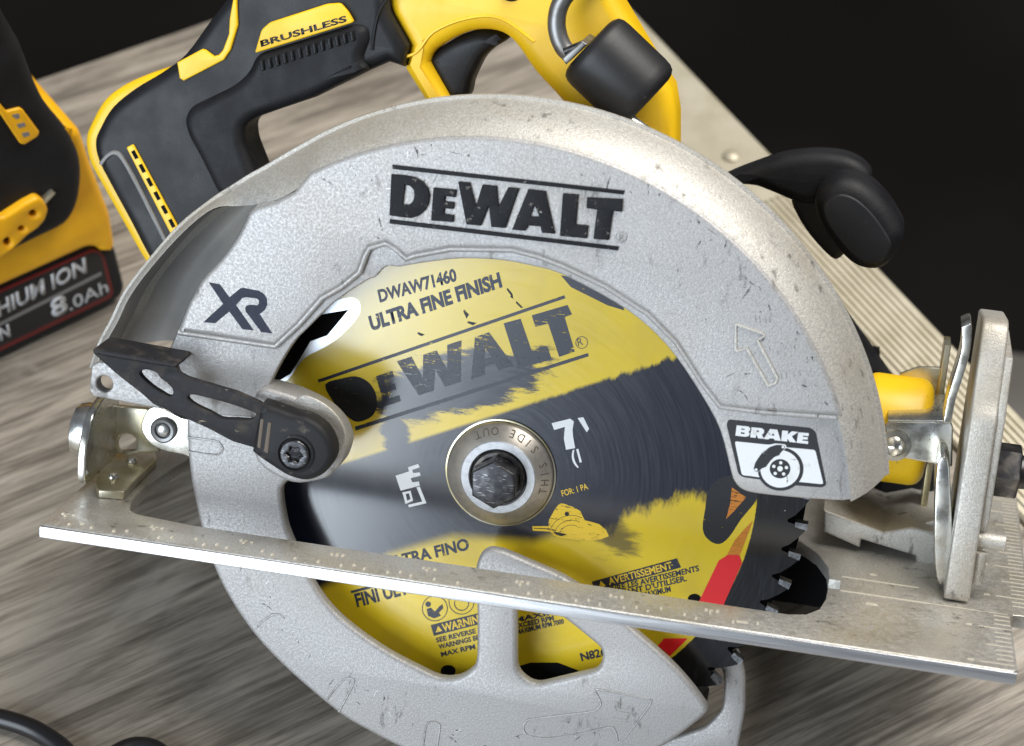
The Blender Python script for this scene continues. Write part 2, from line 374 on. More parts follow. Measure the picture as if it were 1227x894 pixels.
# weathered grey-brown wood, grain along the far edge
GR = 0.0
b = NB('table_wood')
g1 = b.noise(110, 8, 0.68, vec=b.map((0.13, 1.0, 1.0), rot=(0, 0, GR)), dist=0.5)
g2 = b.noise(560, 6, 0.74, vec=b.map((0.035, 1.0, 1.0), rot=(0, 0, GR)), dist=0.3)
g3 = b.noise(13, 4, 0.55, vec=b.map((0.3, 1.0, 1.0), rot=(0, 0, GR)), dist=0.6)
kn = b.noise(30, 3, 0.5, vec=b.map((0.45, 1.0, 1.0), rot=(0, 0, GR)), dist=1.6)
v = b.math('ADD', b.math('MULTIPLY', g1, 0.46), b.math('ADD', b.math('MULTIPLY', g2, 0.42), b.math('MULTIPLY', g3, 0.12)))
c = b.mix(b.step(v, 0.39, 0.61), (0.130, 0.112, 0.092), (0.42, 0.375, 0.315))
c = b.mix(b.math('MULTIPLY', b.step(kn, 0.60, 0.70), 0.35), c, (0.52, 0.475, 0.415))
c = b.mix(b.math('MULTIPLY', b.step(g2, 0.60, 0.70), 0.45), c, (0.06, 0.052, 0.044))
b.set(c, b.step(g1, 0.3, 0.7, 0.42, 0.60), 0, 0.4); b.bump(g2, 0.25, 0.0006)
b = NB('trim_metal'); n = b.noise(60, 4, 0.6); d = b.noise(120, 4, 0.6)
c = b.mix(b.step(n, 0.35, 0.7), (0.44, 0.40, 0.30), (0.54, 0.50, 0.40)); c = b.mix(b.step(d, 0.68, 0.74), c, (0.15, 0.12, 0.09))
b.set(c, 0.45, 0.35)
b = NB('floor_dark'); n = b.noise(3, 4); b.set(b.mix(b.step(n, 0.3, 0.7), (0.010, 0.009, 0.008), (0.016, 0.0145, 0.013)), 0.9, 0, 0.05)
b = NB('grey_paint'); n = b.noise(20, 4); b.set(b.mix(b.step(n, 0.3, 0.7), (0.10, 0.095, 0.085), (0.14, 0.13, 0.12)), 0.6)

def box(name, lo, hi, mat, parent=None, bevel=0.0, mw=None):
    bm = bmesh.new(); bmesh.ops.create_cube(bm, size=1.0)
    lo, hi = np.array(lo, float)*0.001, np.array(hi, float)*0.001
    for v in bm.verts: v.co = Vector([(lo[i]+hi[i])/2+v.co[i]*(hi[i]-lo[i]) for i in range(3)])
    if bevel: bmesh.ops.bevel(bm, geom=bm.edges[:], offset=bevel*0.001, segments=3, affect='EDGES', profile=0.5)
    me = bpy.data.meshes.new(name); bm.to_mesh(me); bm.free()
    o = link(name, me, mat, parent, 40)
    if mw is not None: o.matrix_world = mw
    return o
tab = structure(box('table', (TW+1.0, 0, -30*ZS), (1500, 1300, 0), 'table_wood', None, 1.0, M_TAB))
# ridged trim along the right-hand edge
nr = 9; w = (TW-4)/nr
ysplit = (tpt(935, 238)-corner)@d2
flatp = [(0, -28), (0, 1.0), (0.8, 1.8), (TW-0.8, 1.8), (TW, 1.0), (TW, -28)]
prof = [(0, -28), (0, 0.6), (0.8, 1.4)]
for k in range(nr):
    x = 2+k*w; prof += [(x, 1.5), (x+w*0.18, 2.2), (x+w*0.66, 2.2), (x+w*0.84, 1.5)]
prof += [(TW-0.8, 1.4), (TW, 0.6), (TW, -28)]
for nm, pf, ya, yb in (('edge_trim', flatp, -2, ysplit), ('ridged_trim', prof, ysplit+0.5, 1300)):
    trim = loft(nm, [[(x, y, h*ZS) for x, h in pf] for y in (ya, yb)], 'trim_metal', None, True, False, True, 30)
    trim.matrix_world = M_TAB; trim.parent = tab; trim.matrix_parent_inverse = M_TAB.inverted()
for u, v in ((876, 192),):
    q = tpt(u, v)-corner; bx_, by_ = q@d1, q@d2
    o = lathe('trim_screw', [(0, 3.6*ZS), (2.0, 3.4*ZS), (3.2, 2.6*ZS), (3.4, 1.5*ZS)], 'trim_metal', None, axis='z', o=(bx_, by_, 0), n=20)
    o.matrix_world = M_TAB; o.parent = tab; o.matrix_parent_inverse = M_TAB.inverted()
fl = structure(box('floor', (-6000, -6000, -780), (6000, 6000, -740), 'floor_dark'))
# grey bin edge standing beyond the table
q1, q2 = FT.pz(1168, 446, -330), FT.pz(1300, 452, -330)
gb = box('storage_bin', (q1[0], q1[1]-40, -740), (q2[0]+60, q1[1]+20, -330), 'grey_paint', None, 3)
gb['label'] = 'grey bin just visible past the table edge at far right'; gb['category'] = 'bin'

# ------------------------------------------------------------------ the circular saw
saw = empty('circular_saw', 'silver and yellow cordless circular saw lying tilted on the wooden table', 'circular saw', M_SAW)
crease = [(441,187),(527,169),(676,179),(741,205),(784,230),(820,248),(868,286),(903,319),(940,366),(978,425),(1002,494)]
sil = [(376,172),(452,136),(507,122.5),(610,118),(676,126),(752,149),(810,174),(878,220),(975,320),(1015,387),(1040,443),(1053,492),(1060,560)]
YF = -22.0
kx, kz, kr = fit_circle(crease, YF); ox, oz, orr = fit_circle(sil, -8.0)
def ang(u, v, y, cx, cz): q = P(u, v, y); return math.atan2(q[2]-cz, q[0]-cx)
th0 = ang(1008, 600, YF, kx, kz); th1 = ang(376, 215, YF, kx, kz)
NTH = 64; ths = [th0+(th1-th0)*k/NTH for k in range(NTH+1)]
Kl = [(352,229,-22),(330,240,-21),(308,245,-18),(285,247,-14),(256,250,-12),(221,277,-12),(182,320,-12),(156,355,-12),(141,386,-12),(126,413,-12),(116,440,-12)]
Ol = [(340,190),(318,203),(300,213),(278,227),(252,243),(217,271),(177,316),(151,351),(136,382),(121,410),(110,440)]
pairs = [((kx+kr*math.cos(t), YF-0.85, kz+kr*math.sin(t)), (ox+orr*math.cos(t), -8.0, oz+orr*math.sin(t))) for t in ths]
lk = spl3([pairs[-1][0]]+[P(u, v, y) for u, v, y in Kl], 4); lo_ = spl3([pairs[-1][1]]+[P(u, v, -8.0) for u, v in Ol], 4)
pairs += list(zip(lk[1:], lo_[1:]))
secs = []
for K, O in pairs:
    K, O = np.array(K), np.array(O); dr = (O-K)*[1, 0, 1]; dn = dr/np.linalg.norm(dr); s = []
    s.append(K+[0, 3.5, 0]+dn*0.2)
    for k in range(9):
        t = k/8; q = K+dr*(0.62*t+0.38*math.sin(t*math.pi/2)); q = q+[0, (O[1]-K[1])*(0.45*t+0.55*(1-math.cos(t*math.pi/2))), 0]; s.append(q)
    s += [O+dn*0.9+[0, 0.3, 0], O+dn*1.1+[0, 1.0, 0], O+dn*0.9+[0, 2.2, 0], O+[0, 2.6, 0], O-dn*3.0+[0, 9, 0], O-dn*10.0+[0, 28, 0], O-dn*12.0+[0, 30, 0]]
    secs.append(s)
# base face of the guard
Kc = [(kx+(kr+0.6)*math.cos(t), kz+(kr+0.6)*math.sin(t)) for t in ths]
cavR = [(298,256),(285,283),(265,311),(242,336),(227,362),(217,387),(205,415)]
opening = [(300,500),(312,486),(328,450),(350,413),(368,394),(401,362),(440,336),(449,333),(456,325),(465,319),(478,320),(494,317),(515,314),(553,310),(600,312),(638,319),(673,329),(736,362),(777,392),(810,428),(842,476),(863,516),(875,562),(880,577),(890,587),(910,592),(960,597),(1008,600)]
left_tab = [(196,433),(118,434),(110,438),(106.5,468),(112,475),(175,487),(250,497)]
base = Kc + pp([(352,229),(330,240),(308,246)], YF+1) + pp(spline(cavR, n=3), YF+1) + pp(left_tab, YF+1) + pp(spline(opening, n=3), YF+1)
hole = circ(*P(125, 460, YF+1)[[0, 2]], 2.3, 20)
guard = flat('upper_guard', [base, hole], YF+1, YF+5, 'guard_metal', saw, 0.5)
rim = loft('guard_rim', secs, 'dusty_metal', guard, False, False, False, 50)
ridge = [(330,415),(358,389),(386,357),(409,344),(431,326),(438,306),(443,297),(462,291),(474,298),(487,310),(497,306),(540,298),(613,299),(645,307),(676,319),(726,343),(777,376),(810,409),(842,459),(863,487),(910,493),(1003,500)]
th2 = ang(1003, 500, YF, kx, kz)
arc = [(kx+(kr+1.3)*math.cos(t), kz+(kr+1.3)*math.sin(t)) for t in [th2+(th1-th2)*k/48 for k in range(49)]]
pan = arc + pp([(352,230),(330,242),(306,249)], YF-0.8) + pp(spline(cavR[:6]+[(214,396)], n=3), YF-0.8) + pp([(214,397),(270,405)], YF-0.8) + pp(ridge[:-1], YF-0.8)
flat('raised_panel', [pan], YF-0.9, YF+2.0, 'guard_metal', guard, 1.35, 3)
tube('panel_edge', [P(u, v, YF+0.12) for u, v in [(214,398),(270,406)]+ridge], 0.85, 'guard_metal', guard, 10)
# dust-port cavity at the rear
cl = [(290,247),(256,251),(221,278),(182,321),(156,356),(141,387),(126,414),(117,436)]
cr = [(298,256),(285,283),(265,311),(242,336),(227,362),(217,387),(205,415),(196,436)]
secs = []
for (a1, a2), (b1, b2) in zip(spline(cl, n=4), spline(cr, n=4)):
    L, R_ = P(a1, a2, -11.5), P(b1, b2, YF+1.5); mid = (L+R_)/2
    pr = [L, L+[0.3, 8, -0.2], L*0.93+R_*0.07+[0, 17, 0], [mid[0], 9, mid[2]], R_*0.93+L*0.07+[0, 22, 0], R_+[0, 12, 0], R_]
    secs.append(spl3(pr, 4))
loft('dust_port', secs, 'cavity_metal', guard, False, False, False, 60)
flat('dark_inner_back', [[(94*math.cos(t), 94*math.sin(t)) for t in np.linspace(0.12, 3.0, 60)]], 20, 22, 'dark_inner_back', guard, 0)
# embossed arrow and faint engraving marks
arrow = z(860, 370, 8.94, [(195,165),(480,262),(500,285),(425,335),(640,740),(620,790),(540,825),(310,420),(215,450),(190,440)])
bead('embossed_arrow', arrow, YF-0.85, 0.6, 'dusty_metal', guard, 6, closed=True)
for i, (u, v) in enumerate(((908, 381), (914, 383), (921, 386), (930, 420), (937, 446), (944, 448), (951, 450), (957, 452))):
    pass
engr = []
for (u, v, du, dv, h) in ((905,378,1,0,8),(910,378,1,0,9),(917,379,1,0,8),(922,379,1,0,8),(932,420,0,0,5),(936,447,0,0,7),(942,446,0,0,8),(951,445,0,0,7),(958,444,0,0,6)):
    a = P(u, v, YF-0.92); c = P(u+1, v+h, YF-0.92)
    engr.append((a, c))
V = []; Fc = []
for a, c in engr:
    k = len(V); V += [a+[-0.12, 0, 0], a+[0.12, 0, 0], c+[0.12, 0, 0], c+[-0.12, 0, 0]]; Fc.append((k, k+1, k+2, k+3))
stuff(mesh('engraved_marks', V, Fc, 'grey_line', guard, 0))
# lettering: raised black block letters between two bars
LZ = lambda pts: z(440, 180, 3.609, pts)
letters = [
 ([(103,105),(165,110),(205,118),(240,137),(262,165),(270,195),(266,230),(250,262),(222,285),(190,295),(150,291),(95,283)], [[(163,150),(183,155),(200,172),(203,195),(198,220),(182,236),(154,236)]]),
 ([(285,163),(385,172),(381,205),(337,200),(335,222),(376,226),(373,256),(333,252),(331,277),(375,282),(372,313),(275,305)], []),
 ([(392,137),(443,141),(470,242),(497,150),(560,156),(568,243),(608,162),(657,166),(598,338),(535,333),(525,243),(492,328),(428,322)], []),
 ([(695,170),(770,178),(812,363),(755,358),(748,331),(697,327),(683,350),(625,345)], [[(722,238),(744,290),(706,287)]]),
 ([(845,188),(913,193),(903,322),(955,327),(950,383),(832,372)], []),
 ([(950,205),(1105,213),(1102,268),(1062,264),(1045,390),(977,385),(993,258),(947,252)], []),
]
for o_, hs in letters: plate('raised_letter', fillet(LZ(o_), 0.7, 2), YF-1.7, YF-0.7, 'worn_black_paint', guard, 0.25, [LZ(h) for h in hs])
plate('lettering_bar', LZ([(108,64),(1112,176),(1108,193),(107,82)]), YF-1.5, YF-0.7, 'worn_black_paint', guard, 0.2)
plate('lettering_bar', LZ([(97,300),(1087,418),(1083,435),(95,318)]), YF-1.5, YF-0.7, 'worn_black_paint', guard, 0.2)
bead('trademark_ring', LZ(circ(1098, 375, 25, 24, 24)), YF-0.9, 0.2, 'guard_metal', guard, 5, closed=True)
text('trademark_letter', 'R', LZ([(1088,390)])[0], LZ([(1110,392)])[0], LZ([(1090,360)])[0], YF-0.92, 0.25, 'guard_metal', guard, 0.02)
XR = lambda pts: z(230, 320, 9.933, pts)
x1 = [(200,182),(330,205),(445,360),(575,255),(610,248),(800,285),(860,325),(893,385),(895,450),(870,510),(805,560),(955,790),(825,775),(640,530),(632,490),(650,460),(690,450),(780,455),(797,430),(795,395),(770,375),(640,360),(600,370),(525,455),(735,755),(600,740),(445,530),(275,670),(135,655),(370,440)]
plate('printed_logo', XR(x1), YF-0.98, YF-0.9, 'navy_print', guard, 0)
# brake sticker
BK = lambda pts: z(860, 490, 8.129, pts)
stk = flat('brake_sticker', [pp(fillet(BK([(85,150),(105,102),(900,185),(955,225),(1058,740),(1020,765),(760,745),(620,740),(430,690),(245,665),(200,630)]), 3, 4), YF+0.9)], YF+0.88, YF+1.1, 'sticker_black', saw, 0)
plate('sticker_ring', BK(circ(610, 585, 225, 40, 212)), YF+0.84, YF+0.9, 'sticker_black', stk, 0)
plate('sticker_panel', fillet(BK([(165,315),(500,350),(560,335),(660,345),(670,375),(950,400),(1030,735),(800,712),(560,700),(380,662),(235,645)]), 3, 4), YF+0.82, YF+0.83, 'sticker_white', stk, 0)
plate('sticker_ring', BK(circ(612, 585, 224, 48, 212)), YF+0.80, YF+0.81, 'sticker_black', stk, 0, [BK(circ(608, 585, 190, 48, 180))])
plate('sticker_disc', BK(circ(608, 585, 192, 48, 182)), YF+0.79, YF+0.795, 'sticker_white', stk, 0)
plate('sticker_hub', BK(circ(607, 583, 101, 32, 94)), YF+0.77, YF+0.78, 'sticker_black', stk, 0, [BK(circ(607,583,27,16))]+[BK(circ(*c, 17, 12)) for c in ((614,525),(669,572),(642,634),(560,629),(546,560))])
cal = [(350,580),(365,525),(400,470),(430,430),(460,405),(510,370),(570,350),(620,352),(655,362),(650,390),(615,425),(600,450),(550,470),(510,510),(470,565),(430,580),(395,612),(365,610)]
plate('sticker_outline', BK([(482+(u-482)*1.07, 478+(v-478)*1.07) for u, v in cal]), YF+0.755, YF+0.76, 'sticker_white', stk, 0)
plate('sticker_caliper', BK(cal), YF+0.735, YF+0.745, 'sticker_black', stk, 0, [BK(circ(635,372,13,12)), BK(circ(374,592,14,12))])
plate('sticker_dot', BK(circ(443,420,18,16)), YF+0.735, YF+0.74, 'sticker_white', stk, 0)
BL = [([(185,160),(300,172),(318,190),(312,212),(300,222),(312,245),(300,265),(270,272),(172,260)], [[(230,190),(262,194),(262,206),(228,202)],[(226,226),(262,230),(260,246),(224,242)]]),
 ([(330,178),(430,188),(452,205),(450,235),(430,250),(452,292),(395,286),(375,250),(370,283),(316,276)], [[(380,208),(402,211),(402,226),(378,223)]]),
 ([(510,195),(580,203),(615,312),(555,305),(548,290),(505,286),(495,298),(448,292)], [[(540,235),(552,262),(522,259)]]),
 ([(628,210),(685,215),(682,250),(722,218),(785,225),(722,268),(765,328),(700,322),(680,288),(676,318),(618,312)], []),
 ([(785,228),(888,237),(885,265),(830,260),(829,272),(878,277),(876,300),(826,296),(825,309),(882,315),(879,342),(768,330)], [])]
for o_, hs in BL: plate('sticker_letter', BK(o_), YF+0.83, YF+0.84, 'sticker_white', stk, 0, [BK(h) for h in hs])

# ------------------------------------------------------------------ blade
YB = -1.0
teeth = []; NT = 60; RT = 85.5
for k in range(NT):
    a = -2*math.pi*(k+0.35)/NT; s = 2*math.pi/NT
    for f, r in ((0.00, RT), (0.16, RT-0.2), (0.40, RT-1.6), (0.70, RT-3.6), (0.86, RT-5.4), (0.95, RT-5.2), (0.985, RT-3.0)):
        teeth.append((r*math.cos(a-f*s), r*math.sin(a-f*s)))
b = NB('blade_print')
X, Y_, Z_ = b.sep()
nx = b.math('MULTIPLY_ADD', X, 1000/180, 0.5); nz = b.math('MULTIPLY_ADD', Z_, 1000/180, 0.5)
def cpts(px): return sorted((float(q[0])/180+0.5, float(q[2])/180+0.5) for q in (P(u, v, YB) for u, v in px))
l1 = b.curve(nx, cpts([(330,580),(418,553),(470,537),(610,492),(681,469),(810,428),(900,400)]))
l2 = b.curve(nx, cpts([(380,705),(464,662),(510,648),(542,639),(568,640),(610,644),(640,646),(665,636),(700,640),(735,632),(749,612),(792,602),(818,593),(842,590),(852,602),(905,600)]))
streak = b.noise(190, 7, 0.74, vec=b.map((1.7, 1, 0.6), rot=(0, -0.2, 0))); fine = b.noise(900, 3, 0.6)
amp = b.step(X, -0.01, 0.045, 0.0016, 0.035)
n1 = b.math('MULTIPLY', b.math('SUBTRACT', streak, 0.5), amp)
amp2 = b.step(X, 0.012, 0.04, 0.002, 0.075)
n2 = b.math('MULTIPLY', b.math('SUBTRACT', streak, 0.5), amp2)
top = b.step(b.math('ADD', b.math('SUBTRACT', nz, l1), n1), -0.004, 0.004)
soft = b.math('ADD', b.math('SUBTRACT', l2, nz), n2)
bot = b.step(soft, -0.008, 0.018)
def smear(c, half, slope, wob, lo, hi):
    q = P(*c, YB); du = b.math('SUBTRACT', X, float(q[0])*0.001); dv = b.math('SUBTRACT', Z_, float(q[2])*0.001)
    L = math.hypot(1, slope); e = b.math('ADD', b.math('MULTIPLY', du, 1/L), b.math('MULTIPLY', dv, slope/L)); f = b.math('SUBTRACT', b.math('MULTIPLY', dv, 1/L), b.math('MULTIPLY', du, slope/L))
    e = b.math('MULTIPLY', e, 1000/half[0]); f = b.math('MULTIPLY', f, 1000/half[1])
    d = b.math('SQRT', b.math('ADD', b.math('MULTIPLY', e, e), b.math('MULTIPLY', f, f)))
    d = b.math('ADD', d, b.math('MULTIPLY', b.math('SUBTRACT', rub, 0.5), wob))
    return b.step(d, lo, hi, 1.0, 0.0)
rub = b.noise(120, 6, 0.72, vec=b.map((0.6, 1, 2.6), rot=(0, -0.35, 0)))
sm = b.math('MAXIMUM', smear((560, 456), (26, 8.6), 0.33, 1.8, 0.78, 1.05), smear((492, 478), (13, 7.5), 0.5, 2.0, 0.7, 1.1))
sm = b.math('MAXIMUM', sm, smear((474, 525), (4.5, 10), 0.2, 1.4, 0.7, 1.1))
sm = b.math('MAXIMUM', sm, b.math('MULTIPLY', smear((735, 640), (6, 8), 0.6, 2.6, 0.5, 1.2), 0.75))
rr = b.math('SQRT', b.math('ADD', b.math('MULTIPLY', X, X), b.math('MULTIPLY', Z_, Z_)))
rin = b.step(b.math('ADD', rr, b.math('MULTIPLY', b.math('SUBTRACT', fine, 0.5), 0.0004)), 0.0711, 0.0715, 1.0, 0.0)
yel = b.math('MULTIPLY', b.math('MULTIPLY', b.math('MAXIMUM', top, bot), b.math('SUBTRACT', 1.0, sm)), rin)
# ink rubbed thin near the worn top right-hand side and towards the blade's rim
spot = b.noise(60, 4, 0.6)
ycol = b.mix(b.step(spot, 0.4, 0.75), (0.74, 0.53, 0.014), (0.66, 0.47, 0.03))
scratch = b.noise(240, 3, 0.6, vec=b.map((5, 1, 0.4), rot=(0, -0.5, 0)))
ncol = b.mix(b.step(scratch, 0.62, 0.75), (0.004, 0.0075, 0.022), (0.013, 0.021, 0.045))
arcs = b.noise(260, 4, 0.6, vec=None)
col = b.mix(yel, ncol, ycol)
rimc = b.mix(b.step(scratch, 0.55, 0.75), (0.003, 0.0035, 0.006), (0.014, 0.017, 0.023))
col = b.mix(rin, rimc, col)
th_ = b.math('ARCTAN2', Z_, X); cv_ = b.n.new('ShaderNodeCombineXYZ'); b.put(cv_.inputs[0], b.math('MULTIPLY', rr, 1400.0)); b.put(cv_.inputs[1], b.math('MULTIPLY', th_, 2.2))
brush = b.noise(1.0, 4, 0.6, vec=cv_.outputs[0])
b.set(col, 0.42, 0.0, 0.0, 0.95)
b.bsdf.inputs['Coat Tint'].default_value = (0.97, 0.985, 1, 1)
b.put(b.bsdf.inputs['Coat Roughness'], b.step(brush, 0.3, 0.7, 0.175, 0.21))
b.bsdf.inputs['Coat IOR'].default_value = 2.05
b.bump(brush, 0.018, 0.00006)
blade = flat('saw_blade', [teeth], YB, 1.0, 'blade_print', saw, 0, smooth=20)
V, Fc = [], []
for k in range(NT):
    a = -2*math.pi*(k+0.35)/NT; s = 2*math.pi/NT
    c0, t0 = np.array([math.cos(a), math.sin(a)]), np.array([-math.sin(a), math.cos(a)])
    q = [c0*(RT+0.3)+t0*0.9, c0*(RT+0.2)-t0*1.0, c0*(RT-3.0)-t0*0.5, c0*(RT-3.2)+t0*0.9]
    n0 = len(V)
    V += [(p[0], -1.4, p[1]) for p in q]+[(p[0], 1.4, p[1]) for p in q]
    Fc += [(n0, n0+1, n0+2, n0+3), (n0+7, n0+6, n0+5, n0+4)]+[(n0+i, n0+4+i, n0+4+(i+1) % 4, n0+(i+1) % 4) for i in range(4)]
stuff(mesh('carbide_tips', V, Fc, 'carbide', blade, 20))
LAY = [0]
def ink(name, pts, mat, holes=(), lift=0.03):
    LAY[0] += 1
    y = YB-lift-0.0012*LAY[0]
    return plate(name, pts, y, y, mat, blade, 0, holes, smooth=0)
def itext(name, s, bl, br, tl, mat, bold=0.02):
    LAY[0] += 1
    return text(name, s, bl, br, tl, YB-0.03-0.0012*LAY[0], 0, mat, blade, bold)
C1 = lambda p: z(310, 280, 6.125, p); C2 = lambda p: z(450, 280, 4.544, p); C3 = lambda p: z(330, 420, 6.125, p)
ink('bare_patch', spline([(424,357),(431,363),(430,378),(409,402),(389,416),(364,430),(345,455),(330,455),(350,410),(388,374),(402,361),(415,357)], True, 3), 'bare_steel')
ink('expansion_slot', [(418,371),(392,402),(372,409),(363,424),(348,448),(325,462),(305,490),(300,440),(350,390),(384,377)], 'void_black')
ink('dark_flash', [(672,330),(700,334),(745,360),(748,372),(728,366),(700,352),(684,344)], 'ink_navy')
ink('logo_bar', C2([(-315,795),(1028,335),(1034,352),(-310,812)]), 'ink_navy')
ink('logo_bar', [(425,511.5),(704.5,423),(705.5,427),(426,516)], 'ink_navy')
ink('logo_letter', spline(C3([(365,250),(480,207),(590,190),(680,230),(735,310),(745,400),(720,470),(660,510),(580,520),(480,440),(420,370)]), True, 3), 'ink_black')
ink('logo_letter', C2([(850,445),(1045,388),(1070,440),(1030,455),(1085,642),(1000,672),(940,490),(870,508)]), 'ink_navy')
def LT(o_, pts): return C2([(o_[0]+u*0.955+v*215*0.27, o_[1]-u*0.31+v*215*0.96) for u, v in pts])
ink('logo_letter', LT((115, 695), [(0,0),(85,0),(112,.60),(148,.05),(225,.05),(252,.60),(288,0),(370,0),(305,1),(215,1),(190,.50),(152,1),(65,1)]), 'ink_navy_worn')
ink('logo_letter', LT((470, 585), [(75,0),(155,0),(235,1),(150,1),(138,.80),(82,.80),(72,1),(-8,1)]), 'ink_navy_worn', [LT((470, 585), [(112,.35),(132,.62),(92,.62)])])
ink('logo_letter', LT((-10, 735), [(0,.2),(95,.2),(95,.36),(38,.36),(38,.52),(88,.52),(88,.68),(38,.68),(38,.84),(95,.84),(95,1),(0,1)]), 'ink_navy_worn')
ink('logo_letter', C2([(697,488),(790,463),(850,637),(935,615),(960,685),(775,735)]), 'ink_navy')
itext('blade_lettering', 'DWAW71460', (455,362), (548,336), (452,348), 'ink_text', 0.04)
itext('blade_lettering', 'ULTRA FINE FINISH', (445,396), (602,343), (441,380), 'ink_text', 0.05)
itext('blade_lettering', 'R', (693,415), (699,413), (691,406), 'ink_text', 0.0)
ink('trademark_ring', circ(697, 410.5, 7.5, 24), 'ink_text', [circ(697, 410.5, 6.7, 24)])
for q in ([(608,345),(614,352),(611,356),(615,358)], [(556,371),(562,377),(559,382)], [(561,385),(571,387),(567,390)], [(501,398),(509,401),(505,403)], [(619,361),(627,369),(624,369)]): ink('ink_fleck', q+[(q[0][0]-1, q[0][1]+2)], 'ink_black')
ink('printed_seven', z(510, 490, 6.125, [(925,105),(1060,72),(1088,92),(1078,150),(1082,200),(1097,288),(1030,300),(1015,220),(1022,132),(943,155)]), 'ink_white')
ink('fraction_stroke', [(692,501),(699,500),(706,514),(703,518)], 'ink_white')
itext('blade_lettering', '(1', (687,556), (697,553), (683,541), 'ink_white', 0.03)
itext('blade_lettering', 'FOR: 1 PA', (674,595), (705,586), (672,588), 'ink_yellow', 0.01)
# small worn mark left of the washer
ink('printed_mark', [(474,570),(490,565),(489,560),(501,556),(503,560),(494,563),(495,567),(503,566),(504,570),(492,573),(494,578),(502,577),(503,582),(480,588)], 'ink_white')
ink('printed_mark', [(499,584),(503,583),(511,603),(490,608),(489,605),(506,601)], 'ink_white')
ink('printed_mark', [(482,590),(492,588),(495,600),(486,604)], 'ink_white', [[(486,592),(490,591),(492,598),(488,600)]])
# lower print
ink('saw_pictogram', spline(z(620, 580, 5.11, [(190,240),(210,190),(250,128),(290,122),(385,165),(412,222),(500,245),(560,320),(440,345),(300,335),(215,312)]), True, 2), 'ink_yellow')
ink('saw_pictogram', z(620, 580, 5.11, [(90,258),(200,258),(205,292),(95,286)]), 'ink_yellow')
ink('pictogram_line', z(620, 580, 5.11, [(100,268),(198,272),(198,277),(100,273)]), 'ink_black')
for r in (80, 110, 140):
    a = [(r*math.cos(t), r*math.sin(t)) for t in np.linspace(3.5, 5.2, 12)]; c = [((r-3)*math.cos(t), (r-3)*math.sin(t)) for t in np.linspace(5.2, 3.5, 12)]
    ink('pictogram_line', z(620, 580, 5.11, [(330+p, 330+q) for p, q in a+c]), 'ink_black')
ink('pictogram_line', z(620, 580, 5.11, circ(303, 183, 14, 12)), 'ink_black')
ink('pictogram_line', z(620, 580, 5.11, [(215,290),(270,300),(305,308),(270,320),(240,312)]), 'ink_black')
itext('blade_lettering', 'ULTRA FINO', (463,682), (563,658), (460,669), 'ink_text', 0.035)
itext('blade_lettering', 'FINI ULTRA FIN', (428,727), (540,698), (424,712), 'ink_text', 0.035)
ink('print_bar', [(420,708),(470,695),(471,698),(421,711)], 'ink_text')
for c0 in ((521, 729), (553, 721)):
    ink('pictogram_ring', circ(*c0, 15.5, 32), 'ink_text', [circ(*c0, 14.6, 32)])
ink('pictogram_figure', circ(513, 724, 3.4, 12), 'ink_navy')
ink('pictogram_figure', [(511,730),(516,728),(521,733),(526,727),(530,724),(531,729),(526,734),(528,738),(520,741),(513,738)], 'ink_navy')
ink('pictogram_figure', circ(553, 723, 9, 24), 'ink_text', [circ(553, 723, 8, 24)])
ink('warning_box', [(516,749),(580,733),(582,746),(520,762)], 'ink_navy')
itext('blade_lettering', 'WARNING', (531,757), (582,744), (529,748), 'ink_yellow', 0.03)
ink('warning_triangle', [(522,758),(530,756),(525,750)], 'ink_yellow')
for s, bl, br in (('SEE REVERSE SIDE', (523,770), (590,754)), ('WARNINGS BEFORE', (526,778), (592,762)), ('MAX RPM 7000', (529,787), (592,772))):
    itext('blade_lettering', s, bl, br, (bl[0]-1.2, bl[1]-5.5), 'ink_text', 0.03)
for s, bl, br in (('MAXIMUM', (617,746), (690,730)), ('EXCEED RPM', (618,753), (664,743)), ('MAXIMUM RPM 7000', (620,760), (676,747))):
    itext('blade_lettering', s, bl, br, (bl[0]-1.2, bl[1]-5.5), 'ink_text', 0.03)
ink('warning_box', [(709,697),(811,669),(816,680),(714,708)], 'ink_navy')
itext('blade_lettering', 'AVERTISSEMENT', (730,701), (806,681), (728,693), 'ink_yellow', 0.025)
ink('warning_triangle', [(717,705),(726,702),(720,696)], 'ink_yellow')
for s, bl, br in (('SUIVRE LES AVERTISSEMENTS', (722,712), (838,684)), ('AVANT D\'UTILISER.', (738,716), (823,696)), ('RPM MAXIMUM', (755,720), (804,709))):
    itext('blade_lettering', s, bl, br, (bl[0]-1.3, bl[1]-6.5), 'ink_text', 0.025)
itext('blade_lettering', 'N826', (697,792), (727,785), (694.5,783), 'ink_text', 0.03)
for c0, r in (((832, 718), 8), ((537, 804), 9)): ink('vent_hole', circ(*c0, r, 20, r*0.8), 'void_black')
ink('rim_slot', spline([(850,585),(845,610),(842,634),(849,647),(862,652),(874,643),(888,622),(907,597),(904,575),(870,570)], True, 3), 'ink_black', lift=0.02)
ink('slot_orange_bit', [(877,584),(894,596),(880,612),(870,622),(875,603)], 'ink_orange')  # small orange patch of colour within the rim slot
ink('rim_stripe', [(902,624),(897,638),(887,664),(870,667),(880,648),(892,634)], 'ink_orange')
ink('rim_stripe', [(861,672),(872,665),(886,665),(889,675),(866,727),(837,722)], 'ink_red')
ink('rim_stripe', [(788,774),(796,765),(824,765),(803,786)], 'ink_red')
ink('black_wedge', [(617,800),(635,794),(668,794),(700,806),(712,815),(660,840),(600,830)], 'void_black')
